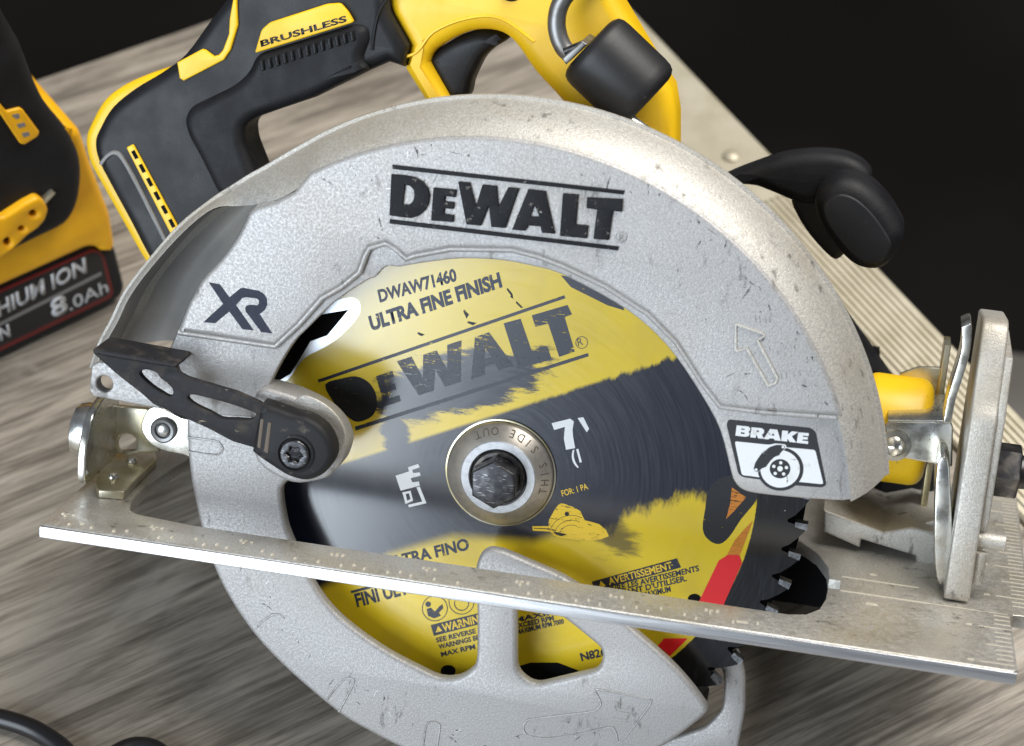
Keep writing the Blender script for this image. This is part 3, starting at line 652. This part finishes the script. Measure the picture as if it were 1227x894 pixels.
# arbor washer, screw
wsh = lathe('arbor_washer', [(15.6, -1.0), (15.6, -1.6), (15.2, -1.7)], 'zinc_yellow', saw)
lathe('washer_face', [(15.0, -1.1), (15.0, -2.2), (14.5, -2.9), (10.6, -5.4)], 'washer_metal', wsh)
lathe('washer_chamfer', [(10.6, -5.4), (10.3, -5.7), (8.3, -5.7), (8.0, -5.3), (8.0, -2.0), (0.01, -2.0)], 'washer_chamfer', wsh)
lathe('screw_collar', [(7.6, -2.0), (7.6, -5.4), (7.2, -5.9), (6.3, -5.9)], 'dark_steel', wsh)
hx = [(6.9*math.cos(math.radians(60*k+35)), 6.9*math.sin(math.radians(60*k+35))) for k in range(6)]
flat('hex_screw', [hx], -12.5, -4.0, 'bolt_steel', wsh, 0.6, 2)
s_ = 'THIS SIDE OUT'; a0 = math.radians(-12); da = math.radians(11.2)
for i, ch in enumerate(s_):
    if ch == ' ': continue
    a = a0+da*i; rad = np.array([math.cos(a), 0, math.sin(a)]); tan = np.array([-math.sin(a), 0, math.cos(a)])
    cu = bpy.data.curves.new('tmp', 'FONT'); cu.body = ch; cu.size = 2.9; cu.align_x = 'CENTER'; cu.offset = 0.02; cu.resolution_u = 2
    ob = bpy.data.objects.new('tmp', cu); COL.objects.link(ob); dg = bpy.context.evaluated_depsgraph_get(); dg.update()
    me = bpy.data.meshes.new_from_object(ob.evaluated_get(dg)); bpy.data.objects.remove(ob); bpy.data.curves.remove(cu)
    slope = (5.4-2.9)/(14.5-10.6)
    for v in me.vertices:
        r = 13.9-v.co.y; p = rad*r+tan*v.co.x; v.co = Vector((p[0], -(2.9+(14.5-r)*slope)-0.04, p[2]))*0.001
    me.name = 'washer_lettering'; link('washer_lettering', me, 'engraved', wsh, 0)

# ------------------------------------------------------------------ lower guard
YL = -14.0
lo_out = [(222,490),(226,560),(235,610),(245,650),(262,695),(285,735),(313,772),(351,810),(406,856),(441,877),(480,897),(540,922),(610,936),(680,936),(740,922),(800,892),(840,862)]
lo_right = [(847,855),(846,846),(827,820),(802,793),(762,758),(720,722),(676,693),(638,676),(610,664),(598,660),(585,659),(575,666),(569.5,681)]
lo_win = [(571,734),(570.5,790),(563,804),(548,812.5),(527,813),(502,802),(464,782),(426,756),(396,729),(373,696),(348,644),(341,620),(337,592),(341,580),(360,560),(360,500)]
win2 = fillet([(619,712),(640,716),(684,748),(723,780),(719,803),(640,822),(619,806)], 14, 5)
lg = plate('lower_guard', spline(lo_out, n=3)+spline(lo_right, n=3)+spline(lo_win, n=3), YL, YL+4.2, 'lower_guard_metal', saw, 1.5, [win2], res=3)
wo = [P(u, v, YL) for u, v in spline(lo_out, n=3)]
loft('guard_wall', [[p+[0, 1.6, 0], p*[1.004, 1, 1.004]+[0, 3, 0], p*[1.01, 1, 1.01]+[0, 10, 0], p*[1.005, 1, 1.005]+[0, 22, 0], p*[0.9, 1, 0.9]+[0, 23.5, 0]] for p in wo], 'lower_guard_metal', lg, smooth=60)
flat('dark_inner_back', [circ(0, 0, 84.5, 72)], 10.5, 12, 'void_black', lg, 0)  # disc coloured black to give the unlit inside of the guard
plate('rear_lip', fillet([(862,792),(884,777),(893,808),(893,851),(884,900),(850,940),(780,950),(790,890),(846,872),(866,850),(868,815)], 8, 4), 6, 9, 'guard_metal', lg, 1.0)
for pts in ([(308,751),(314,745),(326,737),(334,736),(341,741)], [(392,838),(405,821),(414,813),(422,813),(424,818),(414,838),(406,853)], [(507,894),(510,872),(514,866),(521,865),(527,869),(526,880),(523,900)],
            [(225,524),(257,528),(264,532),(267,538),(264,543),(257,545),(226,541)],
            [(779,838),(750,832),(715,826),(717,835),(720,843),(716,849),(705,853),(640,861),(630,865),(627,872),(631,880),(645,884),(663,884),(700,878),(731,871),(738,878),(744,888),(775,850),(781,838)]):
    bead('embossed_line', spline(pts, n=4), YL+0.03, 0.34, 'lower_guard_metal', lg, 6)

# ------------------------------------------------------------------ guard lever with its boss and cap
lev_out = [(111,423),(204,439),(212,439),(214,447),(225,453),(252,461),(283,470),(312,483),(330,500),(325,545),(302,536),(278,529),(250,514),(217,499),(184,485),(171,473),(139,448)]
h1 = spline([(168,446),(175,443),(187,447),(192,453),(205,464),(207,472),(202,475),(193,470),(182,463),(170,452)], True, 3)
h2 = spline([(225,478),(229,473),(245,476),(275,484),(303,494),(306,498),(300,503),(283,502),(265,501),(252,494),(235,486)], True, 3)
lever = plate('guard_lever', fillet(lev_out, 3, 3), -31.5, -29.3, 'lever_steel', saw, 0.35, [h1, h2])
plate('thumb_tab', fillet([(110.5,419),(114,418),(209,435.5),(211.5,437.5),(210,441.5),(112,424.5)], 1.2, 3), -33.5, -20.5, 'lever_steel', lever, 0.5)
for t in (0.22, 0.40, 0.58, 0.76):
    u, v = 112+t*97, 417.6+t*17
    tube('tab_groove', [P(u, v, -32.8), P(u, v, -21)], 0.28, 'void_black', lever, 6)
boss = flat('lever_boss', [pp(spline([(322,456),(350,459),(376,469),(399,482),(415,498),(423,515),(424,526),(418,544),(408,555),(395,562),(360,565),(320,540),(312,490)], True, 4), -15.5)], -25.5, -14.5, 'guard_metal', saw, 1.4)
plate('boss_face', spline([(363,474),(385,482),(402,496),(412,512),(414,527),(409,541),(400,551),(380,556),(350,540),(340,505),(350,484)], True, 4), -26.0, -25.0, 'dusty_metal', boss, 0.4)
cap = plate('lever_cap', spline([(311,490),(316,486),(335,492),(352,498),(368,502),(386,514),(397,532),(399,551),(387,569),(367,577),(345,572),(322,558),(303,544),(302,536)], True, 4), -36.0, -28.0, 'cap_plastic', saw, 2.0, res=3)
for q in ([(312,502),(316,503),(312,538),(308,536)], [(321,506),(325,507),(321,544),(316,541)]): plate('cap_slot', fillet(q, 1.5), -36.12, -35.5, 'engraved', cap, 0.1)
bc = P(352.5, 545, -37)
lathe('cap_recess', [(5.2, -36.0), (5.2, -36.5), (4.6, -36.7), (4.3, -36.4), (4.2, -36.2)], 'cap_plastic', cap, (bc[0], bc[2]), 32)
star = [(r*math.cos(a)+bc[0], r*math.sin(a)+bc[2]) for k in range(24) for a, r in [(2*math.pi*k/24, 1.9+0.45*math.cos(6*2*math.pi*k/24))]]
flat('lever_screw', [circ(bc[0], bc[2], 4.0, 32), star], -37.2, -35.5, 'bolt_steel', cap, 0.5, 3)
flat('screw_socket', [circ(bc[0], bc[2], 2.8, 16)], -36.0, -35.8, 'dark_steel', cap, 0)

# ------------------------------------------------------------------ shoe (base plate)
ZS_ = -18.8
def slab_mm(name, loops, zt, th, mat, parent, bevel=0.3):
    return flat(name, loops, -zt, -(zt-th), mat, parent, bevel, 2, 35, lambda v: (v[0], v[2], -v[1]))
outer = [(-117, -42), (142.2, -42.4), (143.2, -41), (142.6, -5), (143.5, -3.5), (147.5, -3), (148.3, -1.5), (148.3, 100), (-60, 106), (-118, 90), (-118.4, -41)]
slot = [(-100, 14), (-102, -4), (-101.8, -15)]+fillet([(-101.5, -17.5), (-99, -24), (-88, -26.6)], 3)[5:10]+[(-80, -26.8), (84, -26.8), (88.5, -25), (91.8, -20), (93.2, -12), (93.4, -3.5), (96.6, -3.2), (96.6, 3.4), (93.5, 3.6), (92.8, 12), (89.5, 22), (84, 30), (78.5, 35), (40, 44), (-70, 74), (-92, 60)]
shoe = slab_mm('shoe', [outer, slot], ZS_, 3.8, 'shoe_metal', saw, 0.35)
flat('shoe_edge', [[(-118, ZS_-0.35), (143.0, ZS_-0.35), (143.0, ZS_-3.6), (-118, ZS_-3.6)]], -42.9, -41.5, 'shoe_edge_metal', shoe, 0.25)
V, Fc = [], []
def bar(x0, x1, y0, y1, z0, z1):
    k = len(V)
    V.extend([(x0, y0, z0), (x1, y0, z0), (x1, y1, z0), (x0, y1, z0), (x0, y0, z1), (x1, y0, z1), (x1, y1, z1), (x0, y1, z1)])
    Fc.extend([tuple(k+i for i in f) for f in ((0, 3, 2, 1), (4, 5, 6, 7), (0, 1, 5, 4), (1, 2, 6, 5), (2, 3, 7, 6), (3, 0, 4, 7))])
rnd = random.Random(3); DOTS = []
k = 0; x = -114.0
while x < 78:
    ln = 7.0 if k % 8 == 0 else 4.6 if k % 4 == 0 else 3.0 if k % 2 == 0 else 1.6
    bar(x-0.16, x+0.16, -41.3, -41.3+ln, ZS_-0.05, ZS_+0.10)
    if rnd.random() < 0.8: DOTS.append((x-0.32, x+0.32, -41.3+ln-0.4, -41.3+ln+0.7, ZS_-0.05, ZS_+0.35))
    if k % 8 == 0:
        DOTS.extend((x+dx, x+dx+0.8, -41.3+ln+1.2, -41.3+ln+1.7+rnd.random(), ZS_-0.05, ZS_+0.24) for dx in (-1.6, -0.2, 1.4))
    k += 1; x += 3.175
stuff(mesh('ruler_marks', V, Fc, 'shoe_metal', shoe, 0))
V, Fc = [], []
for d_ in DOTS: bar(*d_)
k = 0; y = -39.0
while y < 98:
    xe = 142.3 if y < -5 else 147.6; ln = 8.5 if k % 8 == 0 else 6.6 if k % 4 == 0 else 4.2
    if abs(y+2) > 3.5: bar(xe-ln, xe, y-0.22, y+0.22, ZS_-0.05, ZS_+0.12)
    if k % 8 == 0: bar(xe-ln-3.2, xe-ln-1.6, y-0.5, y+0.5, ZS_-0.05, ZS_+0.12)
    k += 1; y += 3.0
bar(96.8, 118, 6.2, 6.7, ZS_-0.05, ZS_+0.16); bar(96.8, 121, -4.5, -4.0, ZS_-0.05, ZS_+0.16)
bar(121, 142, -4.3, -4.0, ZS_-0.05, ZS_+0.06); bar(104.5, 106.5, 11, 12.0, ZS_-0.05, ZS_+0.16); bar(104, 107, -11.5, -10.4, ZS_-0.05, ZS_+0.16); bar(71, 74, -37.5, -36.6, ZS_-0.05, ZS_+0.16)
stuff(mesh('ruler_lines', V, Fc, 'tick_metal', shoe, 0))
plate('shoe_casting', [(987,611),(987,638),(1030,657),(1032,647),(1097,667),(1099,683),(1128,694),(1128,640),(1092,632),(1059,638)], 27, 78, 'dusty_metal', shoe, 1.0)
plate('casting_rib', [(1059,640),(1121,623),(1127,626),(1127,655),(1062,645)], 33, 36, 'dusty_metal', shoe, 0.6)

flat('slot_shade_sheet', [[(52, -22.8), (102, -22.8), (102, -43), (52, -43)]], 42, 44, 'void_black', shoe, 0)  # black sheet added for the deep shade below the shoe, seen through its slot
# ------------------------------------------------------------------ front bevel bracket and its hardware
prof = [(0, ZS_), (-1.5, ZS_+2), (0, ZS_+14), (1, 10), (1.5, 33), (4, 37), (9, 52), (12, 57), (17, 57.5), (40, 54), (40, ZS_)]
bb = xslab('bevel_bracket', fillet(prof[:-1], 2, 3)+[(40, ZS_)], 124.6, 131.6, 'dusty_metal', saw, 0.8)
xslab('bracket_step', [(3.2, 34), (9, 49), (40, 49), (40, -10), (12, -10), (3.2, 4)], 131.4, 133.8, 'dusty_metal', bb, 0.6)
nc = P(1203, 563, 14)
lathe('bracket_nut', [(0.01, 143.2), (3.0, 143.2), (4.5, 142.6), (4.8, 139.5)], 'dark_steel', bb, axis='x', o=(0, 14, nc[2]), n=24)
hexn = [(14+7.6*math.cos(math.radians(60*k)), nc[2]+7.6*math.sin(math.radians(60*k))) for k in range(6)]
xslab('hex_nut', hexn, 133.5, 140.5, 'dark_steel', bb, 0.7)
tube('bracket_pin', [P(1166, 645, 6), P(1204, 651, 6)], 2.3, 'dusty_metal', bb, 14)
tube('bracket_pin', [P(1176, 662, 4), P(1170, 698, 4)], 1.7, 'dusty_metal', bb, 12)
plate('bent_plate', spline([(1152,392),(1163,388),(1164,402),(1161,428),(1152,458),(1145,480),(1140,507)], n=3)+spline([(1130,507),(1135,478),(1143,452),(1151,424),(1153,404)], n=3), 3, 15, 'zinc', saw, 0.35)
plate('pivot_plate', spline([(1123,556),(1136,552),(1139,590),(1141,640),(1137,688),(1130,701),(1122,692),(1119,640)], True, 3), 6, 20, 'zinc', saw, 0.5)
arm = plate('pivot_arm', fillet([(1060,510),(1066,503),(1138,504),(1142,512),(1141,560),(1118,556),(1066,546)], 3), 20, 22, 'zinc', saw, 0.5)
plate('arm_flange', [(1064,503),(1140,504),(1140,508),(1064,507)], 18, 44, 'zinc', arm, 0.4)
rc = P(1072, 535, 19)
lathe('arm_rivet', [(0.01, 17.6), (2.0, 17.9), (2.9, 18.8), (3.0, 20.2)], 'zinc', arm, (rc[0], rc[2]), 28)
lathe('rivet_washer', [(3.0, 19.2), (4.4, 19.4), (4.5, 20.2)], 'zinc', arm, (rc[0], rc[2]), 28)
xslab('motor_boss', circ(40, 15.5, 15.5, 32), 96, 116, 'yellow_plastic', saw, 4, res=4)
plate('zinc_shield', [(1078,448),(1100,440),(1131,441),(1133,507),(1098,507)], 50, 51.5, 'zinc_yellow', saw, 0.3)
xslab('depth_guide', [(48, -16), (48, 40), (58, 40), (58, -16)], 117, 119, 'zinc_yellow', saw, 0.4)
plate('gear_housing', [(900,440),(1040,455),(1045,600),(1120,600),(1120,560),(1060,545),(1100,520),(1000,380),(850,300)], 62, 90, 'black_plastic', saw, 3)

# ------------------------------------------------------------------ rear pivot bracket
rb = slab('rear_bracket', fillet([(114,577),(117,587),(150,589),(157,580),(188,549),(184,538),(132,538)], 3), ZS_+2.6, 2.5, 'zinc_yellow', saw, 0.4)
xslab('bracket_flange', fillet([(-15, -17), (-15, -6), (-10, 3), (0, 6), (12, 4), (12, -17)], 4, 5), -118.2, -115.8, 'zinc', rb, 0.5)
lathe('flange_nut', [(0.01, -123.4), (6.0, -123.4), (7.6, -122.6), (8.2, -120.5), (8.2, -118.6)], 'zinc', rb, axis='x', o=(0, -3, -4.5), n=10)
plate('bracket_back', [(120,500),(128,490),(136,486),(176,490),(190,500),(190,542),(125,545)], 10, 12, 'zinc_yellow', rb, 0.4, [circ(152, 532, 12, 20)])
fp = plate('bracket_lug', spline([(169,514),(173,497),(181,488),(195,489),(217,500),(235,508),(236,548),(219,545),(194,540),(178,530)], True, 3), -7, -4.5, 'zinc', saw, 0.5)
lc = P(195.5, 515.5, -8)
lathe('lug_pin', [(3.7, -6.8), (3.7, -8.4), (3.2, -8.8), (2.4, -8.6), (2.2, -7.6), (1.6, -7.2), (1.5, -8.4), (0.01, -8.8)], 'shackle_steel', fp, (lc[0], lc[2]), 32)
lathe('pin_centre', [(1.6, -7.4), (1.5, -8.7), (0.8, -9.0), (0.01, -9.1)], 'zinc', fp, (lc[0], lc[2]), 20)
for u, v in ((158, 553), (135.5, 572)):
    q = FS.pz(u, v, ZS_+2.6); lathe('bracket_rivet', [(1.7, 0), (1.7, 0.6), (1.2, 1.3), (0.01, 1.5)], 'zinc', rb, axis='z', o=(q[0], q[1], ZS_+2.5), n=18)

# ------------------------------------------------------------------ main handle
hs = plate('handle_shell', spline([(240,80),(212,80),(184,87),(150,101),(124,120),(108,147),(101,167),(105,193),(120,222),(146,268),(173,315),(200,350)], n=4)+[(290,300),(280,215),(266,172),(270,120)], 34, 44, 'yellow_plastic', saw, 2.5, res=3)
hb = plate('handle_body', spline([(292,-30),(250,24),(219,66),(191,88),(158,108),(131,130),(116,155),(110,172),(114,194),(128,222),(153,268),(178,315),(205,350)], n=4)+[(320,290),(308,215),(289,172),(287,154),(296,145),(376,118),(441,86),(464,76),(482,82),(487,56),(464,15),(460,-30)], 26, 44, 'black_plastic', saw, 4.0, res=5)
plate('grip', fillet([(262,240),(237,189),(222,162),(218,144),(226,129),(278,104),(296,88),(305,66),(424,29),(438,33),(441,48),(432,72),(441,84),(376,117),(303,143),(290,153),(291,172),(308,215),(310,245)], 16, 5), 23.2, 42, 'black_rubber', hb, 3.4, res=6)
plate('accent_strip', [(212,75),(242,59),(246,60),(256,67.5),(262,66),(267,60),(274,41),(275,22),(279,0),(283,0),(284.5,30),(276,60),(268,72),(220,97),(215,94)], 25.0, 27, 'yellow_plastic', hb, 0.4)
bl = plate('name_label', fillet([(305,64),(313,36),(323,27),(391,5),(407,4),(416,14),(423.5,27)], 3), 23.9, 26, 'yellow_plastic', hb, 0.4)
text('label_lettering', 'BRUSHLESS', (313,56), (416,25.5), (311.5,49), 23.85, 0.05, 'sticker_black', hb, 0.03)
for i in range(13):
    u, v = 312+i*9.0, 79-i*2.95
    plate('grip_rib', fillet([(u-2, v-6), (u+2.2, v-7.2), (u+4.6, v+5.8), (u+0.4, v+7)], 1.2), 22.2, 26, 'black_plastic', hb, 0.4)
vent = plate('vent_strip', fillet([(151,177),(159,173),(214,274),(206,284)], 2), 25.2, 27, 'yellow_plastic', hb, 0.4)
for i in range(6):
    t = (i+0.28)/6.2; u, v = 154.5+t*55, 177+t*102
    plate('vent_slot', [(u, v), (u+4, v-2), (u+9, v+7.5), (u+5, v+9.5)], 25.1, 25.6, 'void_black', hb, 0)
bead('panel_seam', spline([(121,197),(129,187),(138,183),(147,190),(164,220),(197,286),(204,300)], n=4), 26.0, 0.75, 'grey_line', hb, 6)
bead('panel_seam', spline([(470,-8),(455,12),(448,40),(446,60)], n=4), 25.8, 0.5, 'black_rubber', hb, 6)
th_hole = spline([(512,76),(520,61),(553,42),(577,37),(600,41),(617,55),(640,88),(673,124),(700,165)], n=3)+[(580,190),(548,140),(535,116)]
tg = plate('trigger_guard', [(460,-30),(463,6),(468,20),(488,56),(483,84),(507,122),(530,160),(570,215),(780,215),(809,200),(809,140),(804,108),(788,84),(762,40),(738,0),(728,-30)], 30, 50, 'yellow_plastic', saw, 4.5, [th_hole], res=4)
plate('trigger', spline([(513,76),(520,63),(540,49),(560,41),(580,38),(606,47),(591,58),(578,70),(570,84),(563,100),(558,118),(540,122),(528,105)], True, 3), 34, 46, 'black_plastic', saw, 3, res=3)
plate('lock_button', circ(612, -6, 13, 24, 9), 29, 36, 'black_plastic', saw, 1.5)
bead('guard_seam', spline([(480,70),(500,62),(520,38),(560,22),(600,22),(640,50)], n=4), 30.0, 0.45, 'yellow_plastic', tg, 6)

flat('gear_case', [fillet([(-82, 8), (-76, 42), (-45, 60), (20, 74), (52, 60), (60, -4), (-60, -8)], 8)], 23, 58, 'black_plastic', saw, 3, 3)
lathe('motor_housing', [(0.01, 112), (24, 112), (29, 109), (31, 104), (31, 60), (33, 58), (33, 50)], 'yellow_plastic', saw, (8, 20), 48)
# ------------------------------------------------------------------ front handle
fh = plate('front_handle', spline([(976,240),(986,223),(1006,214),(1032,219),(1057,239),(1075,264),(1083,286),(1070,313),(1053,325),(1032,324),(1013,312),(990,284),(978,260)], True, 4), 40, 64, 'black_rubber', saw, 5.5, res=6)
plate('handle_pad', spline([(986,246),(996,236),(1010,233),(1028,240),(1047,258),(1061,278),(1068,293),(1062,308),(1050,316),(1034,315),(1018,304),(997,279),(987,260)], True, 4), 39.4, 44, 'black_plastic', fh, 0.8)
plate('handle_neck', spline([(780,300),(820,240),(868,214),(905,199),(940,188),(975,184),(1010,187),(1034,198),(1044,216),(1020,236),(985,246),(955,244),(925,232),(900,224),(880,232),(850,300),(810,330)], True, 4), 56, 70, 'black_rubber', fh, 3.5, res=4)
plate('handle_mount', spline([(950,235),(1000,225),(1015,290),(1003,312),(985,300),(960,268)], True, 4), 60, 70, 'dark_inner_back', fh, 2.0, res=3)

# ------------------------------------------------------------------ padlock on the trigger guard
pl = empty('padlock', 'black covered padlock with steel shackle locked through the yellow trigger handle', 'padlock', M_SAW)
_p0, _p1 = P(706, 53, 17), P(777, 121, 17)
tube('lock_body', [_p0+(_p1-_p0)*t for t in (0, 0.015, 0.05, 0.11, 0.2, 0.5, 0.8, 0.89, 0.95, 0.985, 1)], [8.0, 9.3, 10.5, 11.1, 11.3, 11.3, 11.3, 11.1, 10.5, 9.3, 8.0], 'padlock_cover', pl, 40)
plate('lock_cap', [(673,70),(697,49),(704,53),(678,78)], 8, 24, 'shackle_steel', pl, 0.6)
tube('shackle', spl3([P(686, 66, 16), P(676, 58, 16), P(669, 42, 16), P(667, 24, 16), P(671, 6, 16), P(681, -9, 16), P(697, -20, 18), P(718, -24, 28), P(730, -18, 50), P(737, 0, 70), P(748, 30, 72)], 5), 2.5, 'shackle_steel', pl, 16)
tube('shackle_pin', [P(676, 62, 12.6), P(700, 52, 12.6)], 1.0, 'dark_steel', pl, 10)
tube('lower_pin', [P(752, 143, 12), P(775, 160, 12)], 2.0, 'zinc', pl, 12)

# ------------------------------------------------------------------ second cordless tool on the table, left
ob_, oa_ = FT.pz(126, 372, 0.0), FT.pz(0, 432, 0.0)
bX = (ob_-oa_)/np.linalg.norm(ob_-oa_); bY = np.cross([0, 0, 1], bX)
bo = FT.o+ob_[0]*FT.X+ob_[1]*FT.Y
FB = Frame(bo, bX[0]*FT.X+bX[1]*FT.Y, bY[0]*FT.X+bY[1]*FT.Y, FT.Z)
M_B = Matrix(((bX[0], bY[0], 0, ob_[0]*0.001), (bX[1], bY[1], 0, ob_[1]*0.001), (0, 0, 1, 0), (0, 0, 0, 1)))
ct = empty('cordless_tool', 'black and yellow cordless tool standing on its battery left of the saw', 'power tool', M_B)
bat = plate('battery', fillet([(-160,520),(-160,420),(0,345),(106,297),(139,298),(151,345),(147,356),(124,371),(0,431)], 5), 0, 70, 'black_plastic', ct, 2.0, F=FB)
plate('battery_shell', fillet([(-160,420),(-60,330),(60,250),(78,150),(98,158),(112,200),(134,258),(140,296),(136,304),(123,304),(118,299),(106,298),(0,346)], 5), -3, 74, 'orange_plastic', ct, 3.0, F=FB, res=3)
plate('label_border', fillet([(-160,428),(0,349),(110,300),(119,301),(125,307),(136,350),(133,357),(0,421),(-160,498)], 3), -0.5, 0.5, 'red_line', ct, 0.1, F=FB)
plate('battery_label', fillet([(-158,432),(0,352),(110,303),(118,304),(122,309),(132,350),(130,354),(0,416),(-158,490)], 3), -0.8, 0, 'battery_label', ct, 0.1, F=FB)
plate('label_rule', [(-150,462),(121,326),(122,329.5),(-150,466)], -0.9, -0.6, 'grey_line', ct, 0, F=FB)
text('label_lettering', 'LITHIUM ION', (-34,396), (104,325.5), (-37,379), -0.95, 0.1, 'light_print', ct, 0.03, F=FB)
text('label_lettering', '8', (63,381), (82,372), (59,361), -0.95, 0.1, 'light_print', ct, 0.03, F=FB)
text('label_lettering', '.0Ah', (84,372), (130,349), (81,358), -0.95, 0.1, 'light_print', ct, 0.0, F=FB)
text('label_lettering', 'N', (1,408), (13,402), (-2,394), -0.95, 0.1, 'light_print', ct, 0.03, F=FB)
plate('tool_body', spline([(-2,-30),(6,12),(31,58),(46,98),(62,131),(84,159),(98,182),(104,205),(103,230),(97,254),(82,275),(45,294),(0,316),(-60,345)], n=3)+[(-150,330),(-150,-30)], -9, 62, 'black_rubber', ct, 6, F=FB, res=4)
plate('body_label', fillet([(-12,110),(0,124),(8,134),(24,130),(28,132),(48,159),(46,164),(30,174),(25,173),(-12,118)], 2), -10.0, -7, 'orange_plastic', ct, 0.6, F=FB)
for q in ([(14,138),(22,136),(24,141),(20,143),(17,141)], [(20,149),(29,147),(31,151),(23,154)], [(26,160),(34,158),(36,162),(29,165)]): plate('label_mark', q, -10.1, -9.5, 'grey_line', ct, 0, F=FB)
plate('battery_latch', fillet([(-20,262),(4,262),(30,245),(46,237),(54,242),(59,252),(55,265),(46,275),(34,283),(22,295),(10,305),(0,312),(-20,312)], 4), -12, -2, 'orange_plastic', ct, 1.2, [circ(41,257,5,14,4), circ(27,275,4,14,3), circ(10,291,4.5,14,5)], F=FB)
plate('latch_pin', [(50,242),(64,230),(67,232),(54,246)], -11, -9, 'zinc_yellow', ct, 0.3, F=FB)

# ------------------------------------------------------------------ black cable on the table, lower left
cpath = [FT.pz(u, v, 3.2) for u, v in ((-900,1100),(-500,900),(-200,850),(-60,850),(-25,857),(5,862),(40,874),(70,893),(95,915),(120,918),(140,903),(163,894.5),(188,900),(210,925),(225,980),(180,1150),(0,1500))]
cb = tube('power_cable', spl3(cpath, 6), 2.9, 'cable_rubber', None, 14)
cb['label'] = 'thin black cable curving over the table in the lower left corner'; cb['category'] = 'cable'
for v in cb.data.vertices: v.co.z = max(v.co.z, 0.0002)

# ------------------------------------------------------------------ scuffs and scratches on the castings
b = NB('scuff'); a_ = b.noise(900, 4, 0.7); b.set((0.055, 0.05, 0.045), 0.6, 0.1); b.alpha(b.step(a_, 0.40, 0.60, 0.0, 0.85))
b = NB('bright_scratch'); b.set((0.75, 0.75, 0.76), 0.35, 0.6); b.alpha(0.8)
def scuffs(name, spots, y, mat, parent, seed, wmax):
    R_ = random.Random(seed); V, Fc = [], []
    for (x, zz) in spots:
        a = R_.uniform(0, math.pi); L = R_.choice((0.5, 0.8, 1.2, 1.8, 2.6, 4.5)); wd = R_.uniform(0.08, wmax); cv = R_.uniform(-0.25, 0.25); n = 6
        pts = []
        for i in range(n+1):
            t = i/n-0.5; d = np.array([math.cos(a+cv*t*2), math.sin(a+cv*t*2)]); c = np.array([x, zz])+d*t*L
            nn = np.array([-d[1], d[0]])*wd*(1-(2*t)**2)*R_.uniform(0.6, 1.2)+1e-4
            pts.append((c-nn, c+nn))
        k = len(V)
        for p, q in pts: V += [(p[0], y, p[1]), (q[0], y, q[1])]
        Fc += [(k+2*i, k+2*i+1, k+2*i+3, k+2*i+2) for i in range(n)]
    return stuff(mesh(name, V, Fc, mat, parent, 0, recalc=False))
R_ = random.Random(11)
def ring_spots(n, r0, r1, t0, t1): return [(kx+r*math.cos(t), kz+r*math.sin(t)) for r, t in ((R_.uniform(r0, r1), R_.uniform(t0, t1)) for _ in range(n))]
scuffs('scuff_marks', ring_spots(42, kr-6, kr-0.5, 0.15, 1.2)+ring_spots(30, 76, kr-1, 0.08, 2.1)+ring_spots(16, kr-4, kr-0.5, 1.2, 2.1), YF-0.93, 'scuff', guard, 5, 0.32)
scuffs('scratch_marks', ring_spots(16, 76, kr-2, 0.1, 2.1), YF-0.94, 'bright_scratch', guard, 9, 0.12)
ls = [(r*math.cos(t), r*math.sin(t)) for r, t in ((R_.uniform(72, 77.5), R_.uniform(math.pi+0.3, 2*math.pi-1.0)) for _ in range(40))]
scuffs('scuff_marks', ls, YL-0.03, 'scuff', lg, 6, 0.25)
scuffs('scratch_marks', ls[::3], YL-0.04, 'bright_scratch', lg, 7, 0.12)
